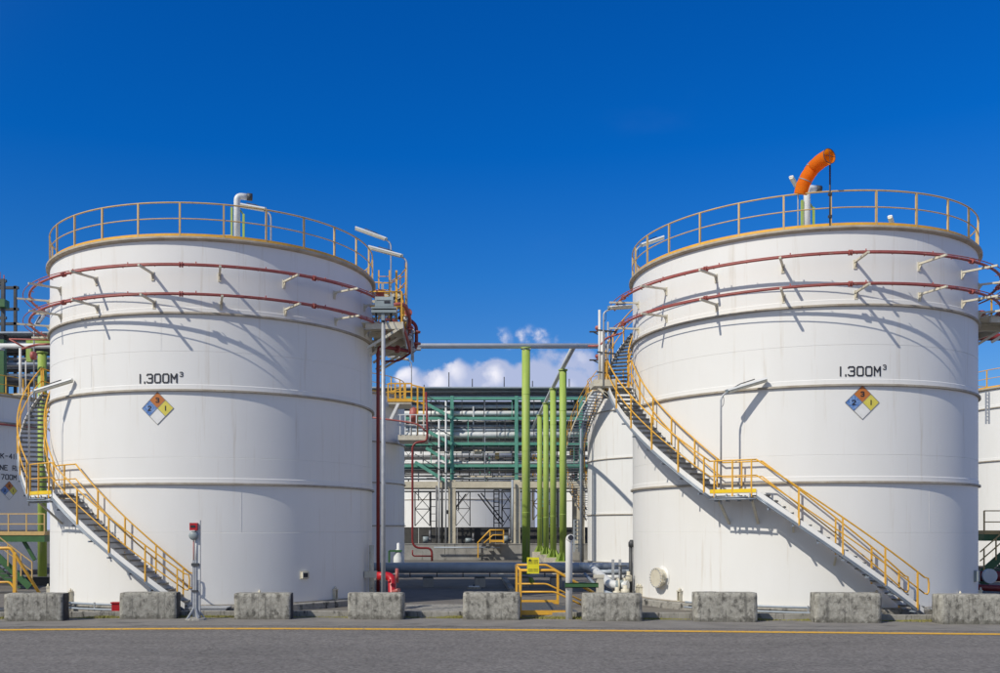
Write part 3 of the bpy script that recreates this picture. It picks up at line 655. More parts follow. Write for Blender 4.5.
# ---------------------------------------------------------------- stairs winding round a tank
def stairs(T, label, segs, R0=6.22, R1=7.05, group='yellow railed stairs winding round tanks', end_loop=True, low_detail=False, Rt=6.0):
    t = thing('tank_staircase', label, 'staircase', (T[0], T[1], 0), group)
    post = MB().box((-.022, -.022, -.12), (.022, .022, 1.04)).mesh('handrail_post', yel)
    for s_i, s in enumerate(segs):
        if s[0] == 'flight':
            _, ta, za, tb, zb = s; sg = 1 if tb > ta else -1
            n = max(2, int(round((zb - za) / .188))); dth = (tb - ta) / n; dzs = (zb - za) / n
            w = abs(R_(dth)) * (R0 + R1) / 2
            for r in (R0, R1):     # stringers: tall thin plates
                ns = max(4, int(abs(tb - ta) / 2.5)); vs = []
                for i in range(ns + 1):
                    u = i / ns; a = ta + (tb - ta) * u; z = za + (zb - za) * u
                    for rr, zz in ((r - .012, z + .10), (r + .012, z + .10), (r + .012, z - .075), (r - .012, z - .075)): vs.append(pol(rr, a, zz))
                fs = []
                for i in range(ns):
                    for k in range(4): m = (k + 1) % 4; fs.append((4 * i + k, 4 * i + m, 4 * i + 4 + m, 4 * i + 4 + k) if sg > 0 else (4 * i + k, 4 * i + 4 + k, 4 * i + 4 + m, 4 * i + m))
                fs += [(0, 1, 2, 3), (4 * ns + 3, 4 * ns + 2, 4 * ns + 1, 4 * ns)]
                MB().add(vs, fs).build('stringer', white if not low_detail else cream, t)
            tr = MB(); dw = math.degrees(.15 / 6.6)
            rr0, rr1 = R0 + .02, R1 - .02
            vs = []
            for a in (-dw, dw):
                for r in (rr0, rr1):
                    for z in (-.035, 0): vs.append(pol(r, a, z))
            tr.add(vs, [(0, 1, 3, 2), (4, 6, 7, 5), (0, 4, 5, 1), (2, 3, 7, 6), (1, 5, 7, 3), (0, 2, 6, 4)])
            nose = dw * (1 if sg < 0 else -1)
            tr.bar(pol(rr0, nose, -.015), pol(rr1, nose, -.015), .035, .05)
            me = tr.mesh('tread', grating if not low_detail else galv)
            for i in range(n):
                a = ta + dth * (i + .5)
                link('tread', me, t, (0, 0, za + dzs * (i + .75)), R_(a))
            if not low_detail:
                for rr, dd in ((R1 + .035, -.10), (R1 + .035, -.155)):
                    MB().tube(arc(rr, ta, tb, za + dd, zb + dd, 3), .028, 6).build('conduit', condm, t)
                nb = max(1, int(abs(tb - ta) / 5.5))
                for i in range(nb):
                    a = ta + (tb - ta) * (i + .5) / nb; z = za + (zb - za) * (i + .5) / nb - .2
                    MB().box((-.025, -R1 - .11, z - .08), (.025, -R1 + .16, z - .03), Matrix.Rotation(R_(a), 4, 'Z')).box((-.02, -R1 + .02, z - .08), (.02, -R1 + .06, z + .14), Matrix.Rotation(R_(a), 4, 'Z')).build('conduit_clip', condm, t)
                    if i % 2: MB().bar(pol(R0, a, z), pol(Rt, a, z - .25), .06, .06).build('wall_bracket', cream, t)
            npst = max(2, int(round(abs(R_(tb - ta)) * R1 / 1.15)))
            for side, r in ((0, R1 + .035), (1, R0 - .03)):
                rails = []
                for i in range(npst + 1):
                    if i in (0, npst) and s_i == 0 and i == npst: continue
                    u = (i + (.18 if i == 0 else 0)) / npst; a = ta + (tb - ta) * u; z = za + (zb - za) * u
                    link('handrail_post', post, t, pol(r, a, z), R_(a))
                for hh, rad, nm in ((1.04, .026, 'handrail'), (.55, .021, 'middle_rail')):
                    pts = arc(r, ta, tb, za + hh, zb + hh, 3)
                    if hh > 1 and s_i == 0 and end_loop:
                        ext = math.degrees(.13 / 7) * (-sg)
                        loop = [pol(r, ta + ext * .8, za + .55 - .03), pol(r, ta + ext * 1.15, za + .60), pol(r, ta + ext * 1.2, za + .85), pol(r, ta + ext * 1.0, za + 1.0)]
                        pts = [pol(r, ta, za + .55)] + loop + pts
                    MB().tube(pts, rad, 6).build(nm, yel, t)
        else:
            _, ta, tb, z = s; n = max(2, int(abs(tb - ta) / 3)); lo, hi = min(ta, tb), max(ta, tb)
            MB().lathe([(R0 - .1, z - .03), (R1 + .02, z - .03), (R1 + .02, z + .01), (R0 - .1, z + .01)], n, lo, hi, smooth=False, close_prof=True).build('landing_plate', grating, t)
            MB().lathe([(R1 + .022, z - .07), (R1 + .04, z - .07), (R1 + .04, z + .01), (R1 + .022, z + .01)], n, lo, hi, smooth=False, close_prof=True).build('landing_edge', galv if low_detail else white, t)
            MB().lathe([(R1 + .042, z + .012), (R1 + .055, z + .012), (R1 + .055, z + .13), (R1 + .042, z + .13)], n, lo, hi, smooth=False, close_prof=True).build('toe_board', yelb, t)
            for a in (lo + 1.2, (lo + hi) / 2, hi - 1.2):
                link('handrail_post', post, t, pol(R1 + .035, a, z), R_(a))
            for hh, rad, nm in ((1.04, .026, 'handrail'), (.55, .021, 'middle_rail')):
                MB().tube(arc(R1 + .035, ta, tb, z + hh, step=3), rad, 6).build(nm, yel, t)
            if not low_detail:
                for hh, rad, nm in ((1.04, .026, 'handrail'), (.55, .021, 'middle_rail')):
                    MB().tube(arc(R0 - .03, ta, tb, z + hh, step=3), rad, 6).build(nm, yel, t)
                link('handrail_post', post, t, pol(R0 - .03, (lo + hi) / 2, z), R_((lo + hi) / 2))
            for a in (lo + 1.5, hi - 1.5):
                mb = MB().bar(pol(R1 - .05, a, z - .06), pol(Rt, a, z - .06), .07, .08)
                mb.bar(pol(R1 - .12, a, z - .12), pol(Rt + .02, a, z - .95), .075, .06)
                mb.build('landing_bracket', cream, t)
            if not low_detail:
                for k in range(4):
                    a = lo + (hi - lo) * (k + .5) / 4
                    MB().tube([pol(R1 + .07, a, z - .02), pol(R1 + .07, a, z - .24), pol(R1 - .2, a, z - .24)], .026, 6).build('conduit_hanger', condm, t)
                MB().tube(arc(R1 + .1, ta - 2, tb + 2, z - .13, step=3), .028, 6).build('conduit', condm, t)
                MB().tube(arc(R1 + .08, ta, tb, z - .19, step=3), .028, 6).build('conduit', condm, t)
    return t
stR = stairs(TR, 'long yellow railed stairs winding up the right tank from the kerb to its rim',
             [('flight', 11.0, .22, -29.5, 3.85), ('landing', -29.5, -41.5, 3.85), ('flight', -41.5, 3.85, -89, 8.0), ('landing', -89, -99, 8.0), ('flight', -99, 8.0, -146, 12.15)])
stL = stairs(TL, 'yellow railed stairs winding up the left side of the left tank',
             [('flight', 5.0, .28, -35.0, 3.85), ('landing', -35.0, -48, 3.85), ('flight', -48, 3.85, -95, 8.0), ('landing', -95, -106, 8.0), ('flight', -106, 8.0, -153, 12.15)])

# ---------------------------------------------------------------- side platforms with foam pots
def platform(T, label, upper=True):
    t = thing('tank_platform', label, 'platform', (T[0], T[1], 0), 'side platforms of the big tanks')
    z = 10.22
    for k in range(6):
        y = -2.4 + k * .92
        MB().box((6.04 if abs(y + .4) < 1.9 else 5.8, y, z - .04), (7.25, y + .90, z)).build('floor_panel', cream, t)
    for y in (-2.4, -.9, .7, 2.3, 3.05):
        MB().bar((5.95, y, z - .16), (7.25, y, z - .16), .09, .2).bar((7.15, y, z - .25), (6.0, y, z - .95), .07, .09).build('floor_beam', cream, t)
    MB().bar((7.28, -2.45, z - .12), (7.28, 3.1, z - .12), .06, .24).build('edge_beam', cream, t)
    post = MB().box((-.024, -.024, 0), (.024, .024, 1.1)).mesh('railing_post', yel)
    for y in (-2.4, -1.3, -.2, .9, 2.0, 3.05): link('railing_post', post, t, (7.25, y, z))
    for hh in (1.1, .56): MB().tube([(6.1, -2.4, z + hh), (7.25, -2.4, z + hh), (7.25, 3.05, z + hh), (6.2, 3.05, z + hh)], .025, 6).build('railing', yel, t)
    if not upper: return t
    z2 = 12.2
    MB().box((6.05, 1.3, z2 - .05), (7.15, 3.5, z2)).build('upper_floor', grating, t)
    for y in (1.3, 2.4, 3.5): MB().bar((5.6, y, z2 - .12), (7.15, y, z2 - .12), .08, .12).bar((7.1, y, z2 - .16), (5.9, y, z2 - .9), .05).build('upper_beam', cream, t)
    EP = [(7.30, .9), (7.24, 1.9), (6.98, 2.9), (6.55, 3.9)]
    for x, y in EP: MB().box((x - .024, y - .024, z), (x + .024, y + .024, z2 + 1.1)).build('tall_post', yel, t)
    for hh in (1.1, .56, .12): MB().tube([(x, y, z2 + hh) for x, y in EP], .025, 6).build('railing', yel, t)
    for hh in (.62, .2): MB().tube([(6.1, .2, z2 + hh - .5), (6.75, .3, z2 + hh - .5), (7.2, 1.2, z2 + hh)], .022, 6).build('railing', yel, t)
    MB().box((6.9, .25, z), (6.98, .33, z2 + .6)).build('yellow_upright', yel, t)
    MB().box((6.4, -.6, z), (6.5, -.5, z + 1.9)).box((6.72, -.6, z), (6.8, -.5, z + 1.7)).build('cable_riser', galv, t)
    lad = MB()
    for x in (6.35, 6.75): lad.bar((x, -1.25, z), (x, -1.25, z2 + .2), .05, .03)
    for k in range(8): lad.bar((6.35, -1.25, z + .2 + k * .25), (6.75, -1.25, z + .2 + k * .25), .025)
    lad.build('ladder', yel, t)
    return t
plL = platform(TL, 'cream side platform with yellow rails high on the right of the left tank')
plR = platform(TR, 'side platform with yellow rails cut by the right edge, on the right tank', upper=False)
def foam_set(T, label, full=True):
    t = thing('foam_pipework', label, 'fire pipework', (T[0], T[1], 0), 'maroon foam pipes of the big tanks')
    # riser and manifold
    MB().tube(bend([(6.30, -.9, 0), (6.30, -.9, 9.64), (7.55, .3, 9.64), (7.72, .3, 9.85), (7.72, .3, 10.65), (7.45, .3, 10.9), (7.05, 0, 10.9)], .3), .068, 12).build('riser_pipe', maroon, t)
    MB().tube(bend([(7.72, .3, 9.8), (7.5, .6, 9.65), (7.0, .8, 9.35), (6.3, .8, 9.35)], .2), .04, 8).build('branch_pipe', maroon, t)
    MB().tube(bend([(6.7, -2.0, 10.9), (7.35, -1.9, 11.0), (7.5, -.8, 10.7), (7.45, 0, 10.3), (7.45, .4, 9.8)], .3), .075, 10).build('branch_pipe', redp, t)
    MB().tube(bend([(6.5, -2.2, 10.35), (7.0, -2.1, 10.36), (7.35, -1.4, 10.1), (7.5, -.5, 9.5)], .3), .055, 10).build('branch_pipe', redp, t)
    mb = MB()
    for p, d, r in (((7.72, .3, 9.95), (0, 0, 1), .17), ((7.72, .3, 10.4), (0, 0, 1), .16), ((7.4, .25, 10.9), (1, .2, 0), .15), ((7.0, -.23, 9.64), (1, 1, 0), .15), ((7.47, -.3, 10.45), (0, .5, -.6), .15), ((7.45, -1.1, 10.85), (0, 1, 0), .15)):
        m2 = MB(); flange(m2, p, d, r, .035); m2.build('pipe_flange', redp, t)
    MB().lathe([(0, 0), (.15, 0), (.15, .45), (.2, .46), (.2, .5), (.0, .52)], 16, M=Matrix.Translation((6.45, -2.0, 10.95))).build('foam_pot', redp, t)
    for p in ((7.6, .1, 10.35), (7.5, -.5, 10.0), (7.35, -1.0, 10.6), (7.62, .1, 9.65)):
        MB().cyl(p, (p[0] - .05, p[1] - .14, p[2] + .02), .09, 10).cyl((p[0], p[1] - .1, p[2]), (p[0], p[1] - .1, p[2] + .16), .03, 8).build('valve_body', lgrey, t)
        MB().tube([(p[0] + .1 * math.cos(a * .7854), p[1] - .2, p[2] + .1 * math.sin(a * .7854)) for a in range(8)], .014, 5, closed=True).build('handwheel', dsteel, t)
    for x, y in ((7.55, -.3), (7.6, .1)): MB().cyl((x, y, 9.2), (x, y, 10.5), .03, 8).build('drain_pipe', galv, t)
    return t
foam_set(TL, 'maroon foam riser and manifold on the right side of the left tank')
fr = foam_set(TR, 'maroon foam riser and manifold at the right edge, on the right tank'); fr.location.y += 2.4; fr.location.x += .1

# ---------------------------------------------------------------- tube lamps
def tube_lamp(loc, hpole, az, label, tilt=17, L=1.32, reach=.22, group='fluorescent tube lamps on grey poles', w=.20):
    """pole from loc, arm and fitting swung to azimuth az (degrees from +X, anticlockwise)"""
    t = thing('tube_lamp', label, 'lamp', loc, group, R_(az))
    ct, st = math.cos(R_(tilt)), math.sin(R_(tilt))
    top = Vector((0, 0, hpole))
    MB().tube(bend([(0, 0, 0), (0, 0, hpole), (reach + .1, 0, hpole + (reach + .1) * st / ct + .1)], .22), .030, 8).build('pole', galv, t)
    M = Matrix.Translation((reach, 0, hpole + .13)) @ Matrix.Rotation(-R_(tilt), 4, 'Y')
    MB().add([M @ Vector(v) for v in ((0, -w * .3, .09), (0, w * .3, .09), (0, w / 2, .03), (0, -w / 2, .03), (L, -w * .3, .09), (L, w * .3, .09), (L, w / 2, .03), (L, -w / 2, .03))],
             [(0, 1, 2, 3), (7, 6, 5, 4), (0, 4, 5, 1), (1, 5, 6, 2), (3, 2, 6, 7), (0, 3, 7, 4)]).build('housing', lgrey, t)
    vs = []
    for x in (.02, L - .02):
        for y, z in ((-w * .46, .028), (-w * .36, -.035), (0, -.06), (w * .36, -.035), (w * .46, .028)): vs.append(M @ Vector((x, y, z)))
    MB().add(vs, [(k, k + 1, k + 6, k + 5) for k in range(4)] + [(0, 5, 9, 4)[::-1], (0, 1, 2, 3, 4)[::-1], (5, 6, 7, 8, 9)]).build('diffuser', glassy, t)
    MB().box((-.06, -w * .35, -.02), (.0, w * .35, .085), M).build('end_cap', boxm, t)
    MB().tube([M @ Vector(p) for p in ((-.02, 0, .03), (L * .35, 0, .13), (L * .72, 0, .14))], .018, 6).build('support_rod', dsteel, t)
    MB().tube(bend([(.03, .03, hpole - .35), (.09, .03, hpole - .28), (.1, .02, hpole - .1), (.06, 0, hpole + .03)], .06), .010, 5).build('cable', dsteel, t)
    return t
def tl(px, Z, zbase, ytop, az, label, **k):
    p = at(px, 400, Z); ztop = HC + (Y0 - ytop) * Z / FPX
    return tube_lamp((p.x, p.y, zbase), ztop - zbase, az, label, **k)
tl(721, 30.75, 3.5, 396, 2, 'tube lamp casting a paddle shaped shadow over the middle landing of the right tank stairs')
tl(29, 32.55, 3.5, 396, 0, 'tube lamp reaching right across the left edge of the left tank from its stair landing')
tl(391, 39.0, 10.2, 243, 180, 'upper of two tube lamps above the side platform of the left tank', tilt=20)
tl(407, 37.0, 10.2, 260, 180, 'lower of two tube lamps above the side platform of the left tank', tilt=15)
tl(271, 34.0, 12.3, 214, 180, 'tube lamp on the roof of the left tank beside its bent vent', tilt=10, L=.95)
tl(34, 41.0, 8.0, 326, 70, 'tube lamp seen end on, standing behind the left tank stairs', tilt=50)
tl(636, 37.3, 11.6, 249, 5, 'tube lamp on the left rim of the right tank', tilt=20, L=.95)
tl(603.5, 35.9, 8.0, 312, 0, 'tube lamp over the upper landing of the right tank stairs', tilt=3, L=.85)
tl(798, 39.5, 12.3, 191, 230, 'tube lamp poking out behind the windsock', tilt=20, L=.6)
tl(894, 39.0, 12.0, 232, 235, 'short tube lamp just showing over the roof of the right tank', tilt=20, L=.7)
tl(411.5, 57.5, 8.0, 362, 180, 'distant tube lamp above the small platform between the tanks', tilt=9, L=1.25)

# ---------------------------------------------------------------- roof vents and windsock
def vent(px, Z, ytop, label, tip=1):
    p = at(px, 400, Z); zt = HC + (Y0 - ytop) * Z / FPX; zb = 12.3
    t = thing('gooseneck_vent', label, 'vent pipe', (p.x, p.y, zb), 'bent vent pipes on the tank roofs')
    H = zt - zb
    MB().tube(bend([(0, 0, 0), (0, 0, H), (.36, .1, H)], .30, 8), .11, 14).build('vent_pipe', lgrey, t)
    MB().cyl((.33, .085, H), (.50, .13, H), .125, 14).build('vent_mouth', dsteel, t)
    MB().box((-.21, -.06, 0), (-.14, .02, H * .78)).box((.19, -.02, 0), (.26, .05, H * .66)).bar((.0, .05, H * .82), (.23, .05, H * .64), .05).build('support_angle', green, t)
    MB().lathe([(.2, 0), (.2, .05), (.11, .05)], 16).build('base_flange', lgrey, t)
    return t
vent(237, 33.0, 196, 'bent white vent pipe with green props on the roof of the left tank')
vent(807, 32.5, 188, 'bent white vent pipe with green props behind the windsock on the right tank')
for nm, x, T in (('roof_hatch_rail', 205, TL), ('roof_hatch_rail', 770, TR)):
    p = at(x, 400, 32.2); t = thing(nm, 'low yellow hatch rail on the roof of the %s tank' % ('left' if T is TL else 'right'), 'railing', (p.x, p.y, 12.28), 'low hatch rails on tank roofs')
    MB().tube(bend([(-.9, 0, 0), (-.7, 0, .22), (.9, 0, .24), (1.1, 0, 0)], .08), .025, 6).build('rail', yelw, t)
    MB().bar((-.5, 0, 0), (-.5, 0, .22), .03).bar((.5, 0, 0), (.5, 0, .22), .03).build('rail_leg', yelw, t)
def windsock():
    Z = 30.3; p = at(830, 300, Z); zt = HC + (Y0 - 155) * Z / FPX
    t = thing('windsock', 'orange windsock with two grey bands flying over the right tank roof', 'windsock', (p.x, p.y, 12.2))
    H = zt - 12.2
    MB().cyl((0, 0, -.1), (0, 0, H + .06), .028, 8).build('mast', dsteel, t)
    for zz in (.3, 1.0): MB().box((-.05, -.05, zz), (.05, .05, zz + .08)).build('mast_clamp', dsteel, t)
    # cloth tube from mouth (829,155) drooping to tail (801,193)
    px = [(829.5, 156, -.30, .235), (821, 161, -.10, .23), (813, 168, .10, .222), (807, 177, .15, .215), (803, 185, .2, .21), (800.5, 194, .25, .205)]
    P = []
    for x, y, dy, r in px:
        q = at(x, y, Z + dy * 1.6 - .05); P.append((q - Vector((p.x, p.y, 12.2)), r))
    pts = []; rad = []
    rnd = random.Random(4)
    for i in range(len(P) - 1):
        for k in range(5):
            u = k / 5; pts.append(P[i][0].lerp(P[i + 1][0], u)); rad.append(P[i][1] * (1 - u) + P[i + 1][1] * u + .003 * math.sin(i * 5 + k * 2.3) * (1 if i else 0))
    pts.append(P[-1][0]); rad.append(P[-1][1])
    MB().tube(pts, rad, 20, caps=False).build('cloth', orange, t)
    for i in (10, 17):
        MB().tube([pts[i], pts[i].lerp(pts[i + 1], .55)], [rad[i] + .012] * 2, 20, caps=False).build('grey_band', boxm, t)
    d = (pts[1] - pts[0]).normalized(); x = d.cross(Vector((0, 0, 1))).normalized(); y = d.cross(x)
    c = pts[0]
    hp = MB().tube([c + (x * math.cos(a * .3142) + y * math.sin(a * .3142)) * .238 for a in range(20)], .012, 6, closed=True)
    hp.bar(c - x * .23, c + x * .23, .012).bar(c - y * .23, c + y * .23, .012); hp.build('mouth_hoop', dsteel, t)
windsock()

# ---------------------------------------------------------------- street things near the kerb
def ground_px(x, Z): return ((x - CX) / FPX * Z, Z, 0)
def lamp_post():
    Z = 30.2; t = thing('floodlight_post', 'tall galvanised post carrying a grey floodlight box, right of the left tank', 'light post', ground_px(383.3, Z))
    zb = HC + (Y0 - 313.5) * Z / FPX
    MB().tube([(0, 0, 0), (0, 0, 4.5), (0, 0, zb)], [.07, .066, .06], 14).build('post', galv, t)
    MB().cyl((0, 0, 0), (0, 0, .03), .2, 12).build('base_plate', galv, t)
    MB().box((-.36, -.25, zb - .02), (.42, .25, zb + .06)).box((-.36, -.27, zb + .10), (.42, .27, zb + .15)).box((-.05, -.2, zb - .25), (.05, .2, zb)).build('mounting_frame', boxm, t)
    for x in (-.22, 0, .25): MB().cyl((x, -.1, zb - .28), (x, -.1, zb - .02), .035, 8).build('cable_gland', dsteel, t)
    w, d, h = .27, .22, .34; z0 = zb + .17
    prof = [(-d, 0), (-d, h * .6), (-d * .7, h * .95), (-d * .3, h), (d * .6, h), (d, h * .8), (d, 0)]
    vs = [(-w + .02, y, z0 + z) for y, z in prof] + [(w + .05, y, z0 + z) for y, z in prof]
    k = len(prof)
    o = MB().add(vs, [(i, (i + 1) % k, k + (i + 1) % k, k + i)[::-1] for i in range(k)] + [tuple(range(k)), tuple(range(2 * k - 1, k - 1, -1))]).build('floodlight_box', boxm, t)
    MB().box((.04, -d - .012, z0 + .10), (.22, -d + .0, z0 + .17)).build('vent_slots', black, o)
    MB().box((-.20, -d - .008, z0 + .19), (.24, -d + .002, z0 + .20)).build('lid_seam', dsteel, o)
lamp_post()
def detector():
    Z = 28.9; t = thing('fire_call_post', 'slim grey post with red call box and round bell beside the left stairs', 'call post', ground_px(196, Z))
    s = Z / FPX
    H = (619 - 519.5) * s
    MB().box((.02, -.02, 0), (.13, .06, H)).build('channel_post', galv, t)
    MB().box((-.09, -.06, 0), (-.03, .02, H * .60)).box((-.02, -.06, 0), (.03, .02, H * .60)).build('conduit', galv, t)
    MB().box((-.03, -.03, H * .4), (.13, .0, H)).build('back_plate', lgrey, t)
    o = MB().box((-.15, -.17, H - .30), (.07, -.02, H - .08)).build('call_box', redb, t)
    MB().box((-.12, -.18, H - .22), (.02, -.171, H - .15)).build('window', black, o)
    Mx = Matrix.Translation((-.05, -.02, H - .46)) @ Matrix.Rotation(R_(90), 4, 'X')
    MB().lathe([(.0, .14), (.10, .14), (.135, .10), (.135, 0)], 20, M=Mx).build('bell', boxm, t)
    for x in (-.06, .02): MB().cyl((x, -.05, H * .60), (x, -.05, H - .58), .018, 6).build('cable_gland', redp if x < 0 else lgrey, t)
    MB().box((-.12, -.09, H * .54), (.10, .0, H * .57)).box((-.10, -.09, H * .28), (.06, .0, H * .30)).build('clamp', dsteel, t)
    mb = MB().bar((-.05, -.05, .35), (-.22, -.2, .02), .05).bar((.0, -.05, .35), (.12, -.22, .02), .05).bar((.08, .02, .3), (.25, .1, .02), .04); mb.build('foot_brace', galv, t)
    MB().lathe([(.34, -.02), (.30, .05), (.12, .09), (0, .09)], 12, smooth=False).build('mortar_foot', conc, t)
detector()
def vent_pole():
    Z = 29.0; t = thing('white_vent_pole', 'white pole with open bent top and dark green arm, by the yellow stile', 'pole', ground_px(569, Z)); s = Z / FPX
    H = (618 - 537) * s
    MB().tube(bend([(0, 0, 0), (0, 0, H), (.03, -.16, H + .03)], .12), .105, 16).build('pipe', white, t)
    MB().cyl((.03, -.150, H + .025), (.032, -.168, H + .03), .085, 16).build('pipe_mouth', black, t)
    zz = HC + (Y0 - 585) * s; z2 = zz - .07
    MB().box((-.13, -.17, z2), (.86, -.10, z2 + .14)).box((-.13, -.17, z2 + .12), (.86, .02, z2 + .14)).box((-.13, -.17, z2), (.86, .02, z2 + .02)).build('arm_channel', dgreen, t)
    t2 = thing('cream_stub_post', 'short cream post behind the barrier at the end of the green arm', 'post', ground_px(600, 31.6))
    MB().box((-.11, -.1, 0), (.11, .1, 1.12)).build('post', cream, t2); MB().box((-.2, -.12, 1.12), (.12, .12, 1.22)).build('cap_plate', cream, t2)
vent_pole()
b = thing('red_hose_box', 'small red box behind the kerb, left of the barrier at the left stairs', 'box', (*ground_px(117, 30.9)[:2], 0))
MB().box((-.14, -.1, 0), (.14, .1, .34)).build('box_body', redb, b); MB().box((-.17, -.13, .34), (.17, .13, .38)).build('lid', redb, b)

def stile():
    t = thing('yellow_stile', 'yellow steel stile crossing the kerb between two barriers, with a warning sign', 'stile', (0, 0, 0), 'yellow stiles over the kerb')
    yn, yf = 29.45, 33.7
    x0, x1, x2, zt, zm = 2.42, 3.86, 5.1, 1.46, .80
    for y, dx in ((yn, 0), (yf, .22)):
        MB().tube(bend([(x0 + dx, y, zt), (x0 + dx + 1.05, y, zt), (x2 + dx, y, zt - .95)], .1), .042, 8).build('handrail', yel, t)
        MB().tube(bend([(x0 + dx, y, zm), (x0 + dx + 1.05, y, zm), (x2 + dx, y, zm - .78)], .1), .03, 8).build('middle_rail', yel, t)
        for x in (x0 + dx, x1 + dx):
            zz = zt if x < 3 else zt - .25
            MB().box((x - .04, y - .03, .0), (x + .04, y + .03, zz)).build('post', yel, t)
        MB().box((x0 + dx, y - .035, .10), (x1 + dx, y - .02, .24)).build('toe_board', yel, t)
    MB().tube([(x0, yn, zt), (x0 + .22, yf, zt)], .035, 8).build('end_rail', yel, t)
    for k in range(5):
        y = yn + .05 + k * .84
        MB().box((x0 + .02, y, .13), (x1, y + .80, .165)).build('deck_plate', grating, t)
    for k in range(2): MB().box((x1 + .05 + k * .28, yn, .06 - k * .05), (x1 + .3 + k * .28, yf, .09 - k * .05)).build('step', grating, t)
stile()
def sign_board():
    Z = 29.38; a = at(527, 573.5, Z); b2 = at(539, 557.3, Z)
    t = thing('warning_sign', 'yellow warning sign with small black writing hung on the stile rail', 'sign', (a.x, Z, a.z))
    w = b2.x - a.x; h = b2.z - a.z
    MB().box((0, -.02, 0), (w, .0, h)).build('board', mat('sign_yellow', (.80, .72, .02), .5), t)
    mb = MB(); rnd = random.Random(5)
    for (cx, cy, rows) in ((.04, .30, 4), (w * .55, .30, 4), (.04, .06, 3), (w * .55, .06, 3)):
        for r in range(rows):
            x = cx; 
            while x < cx + w * .36:
                l_ = rnd.uniform(.012, .035); mb.box((x, -.024, cy + r * .035), (min(x + l_, cx + w * .37), -.0205, cy + r * .035 + .014)); x += l_ + .008
    mb.build('print', black, t)
    MB().add([(.05, -.024, h - .11), (.13, -.024, h - .11), (.09, -.024, h - .03)], [(0, 1, 2)]).build('pictogram', black, t)
sign_board()
def left_stile():
    Z = 30.8; t = thing('yellow_stile', 'yellow handrail of a stile behind the leftmost barrier', 'stile', (0, 0, 0), 'yellow stiles over the kerb')
    P = [at(-30, 549, Z), at(11, 548, Z), at(52, 613, Z)]
    MB().tube(bend(P, .1), .052, 8).build('handrail', yel, t)
    P = [at(-30, 583, Z), at(10, 582, Z), at(30, 613, Z)]
    MB().tube(bend(P, .1), .035, 8).build('middle_rail', yel, t)
    p = at(14.8, 552, Z); MB().box((p.x - .05, Z - .05, 0), (p.x + .05, Z + .05, p.z)).build('post', yel, t)
    p2 = at(-22, 549, Z); MB().box((p2.x - .05, Z - .05, 0), (p2.x + .05, Z + .05, p2.z)).build('post', yel, t)
    MB().box((p2.x, Z - .3, .1), (p.x + .1, Z + .6, .16)).build('deck_plate', grating, t)
left_stile()
# galvanised step plates at stair feet
for x, Z, lab in ((205, 30.7, 'left'), (955, 29.9, 'right')):
    p = ground_px(x, Z); t = thing('stair_foot_platform', 'low galvanised step plate at the foot of the %s tank stairs' % lab, 'step', p, 'step plates at the stair feet')
    MB().box((-.62, -.3, .20), (.75, .5, .24)).build('plate', galv, t)
    MB().box((-.6, -.28, .1), (.72, -.25, .20)).build('skirt', galv, t)
    for xx in (-.5, .6): MB().bar((xx, 0, 0), (xx, 0, .2), .05).build('leg', galv, t)
# thin pipes running along the tank foot
def foot_pipes(T, label, a0, a1):
    t = thing('drain_pipes', label, 'pipes', (T[0], T[1], 0), 'thin grey pipes round the tank feet')
    MB().tube(arc(6.55, a0, a1, .28, step=3), .035, 8).build('pipe', bluep, t)
    MB().tube(arc(6.62, a0, a1, .12, step=3), .03, 8).build('pipe', bluep, t)
    a = a0 + 3
    while a < a1:
        MB().bar(pol(6.58, a, 0), pol(6.58, a, .34), .04).build('pipe_stand', galv, t); a += 16
foot_pipes(TR, 'thin grey pipes round the foot of the right tank', -52, 2)
foot_pipes(TL, 'thin grey pipes round the foot of the left tank', -42, -2)

# ---------------------------------------------------------------- behind: green posts with the overhead pipe
def green_post(x, y_top, Z, label, ped=0.0, rad=.205, m=green, foot=True):
    zt = HC + (Y0 - y_top) * Z / FPX; g0 = ground_px(x, Z)
    t = thing('green_pipe_post', label, 'post', g0, 'round green posts carrying overhead pipes')
    MB().cyl((0, 0, ped), (0, 0, zt), rad, 20).build('post', m, t)
    MB().lathe([(rad, zt - .07), (rad + .06, zt - .07), (rad + .06, zt), (0, zt)], 20, smooth=False).build('cap_plate', m, t)
    for f in (.3, .56, .8): MB().lathe([(rad + .001, zt * f - .02), (rad + .008, zt * f), (rad + .001, zt * f + .02)], 20).build('weld_joint', m, t)
    if foot: MB().box((-.42, -.42, ped), (.42, .42, ped + .04)).build('base_plate', m, t)
    for k in range(8 if foot else 0):
        a = k * 45; c = pol(rad - .02, a); e = pol(.43, a); n_ = pol(.012, a + 90)
        vs = [c + n_ + Vector((0, 0, ped + .03)), e + n_ + Vector((0, 0, ped + .03)), e + n_ + Vector((0, 0, ped + .1)), c + n_ + Vector((0, 0, ped + .55))]
        vs += [v - n_ * 2 for v in vs]
        MB().add(vs, [(0, 1, 2, 3), (7, 6, 5, 4), (0, 4, 5, 1), (1, 5, 6, 2), (2, 6, 7, 3)]).build('gusset', m, t)
    if ped > .1:
        MB().box((-.55, -.55, 0), (.55, .55, ped - .002)).build('plinth', ccream, t)
    return t, zt
green_post(526, 347.5, 48, 'nearest green post, standing alone and tallest in the gap between the tanks')
GP = [(563, 369.5, 54.8, 'green post just right of the receding row, rightmost in the gap'), (553.2, 388.5, 62.3, 'second green post from the right in the gap, behind the white pole'),
      (546, 403, 69.5, 'third green post from the right in the receding row'), (539.8, 415, 77, 'farthest and shortest looking green post in the gap')]
tops = []
for x, y, Z, lab in GP: _, zt = green_post(x, y, Z, lab, ped=.85); tops.append(Vector((*ground_px(x, Z)[:2], zt + .12)))
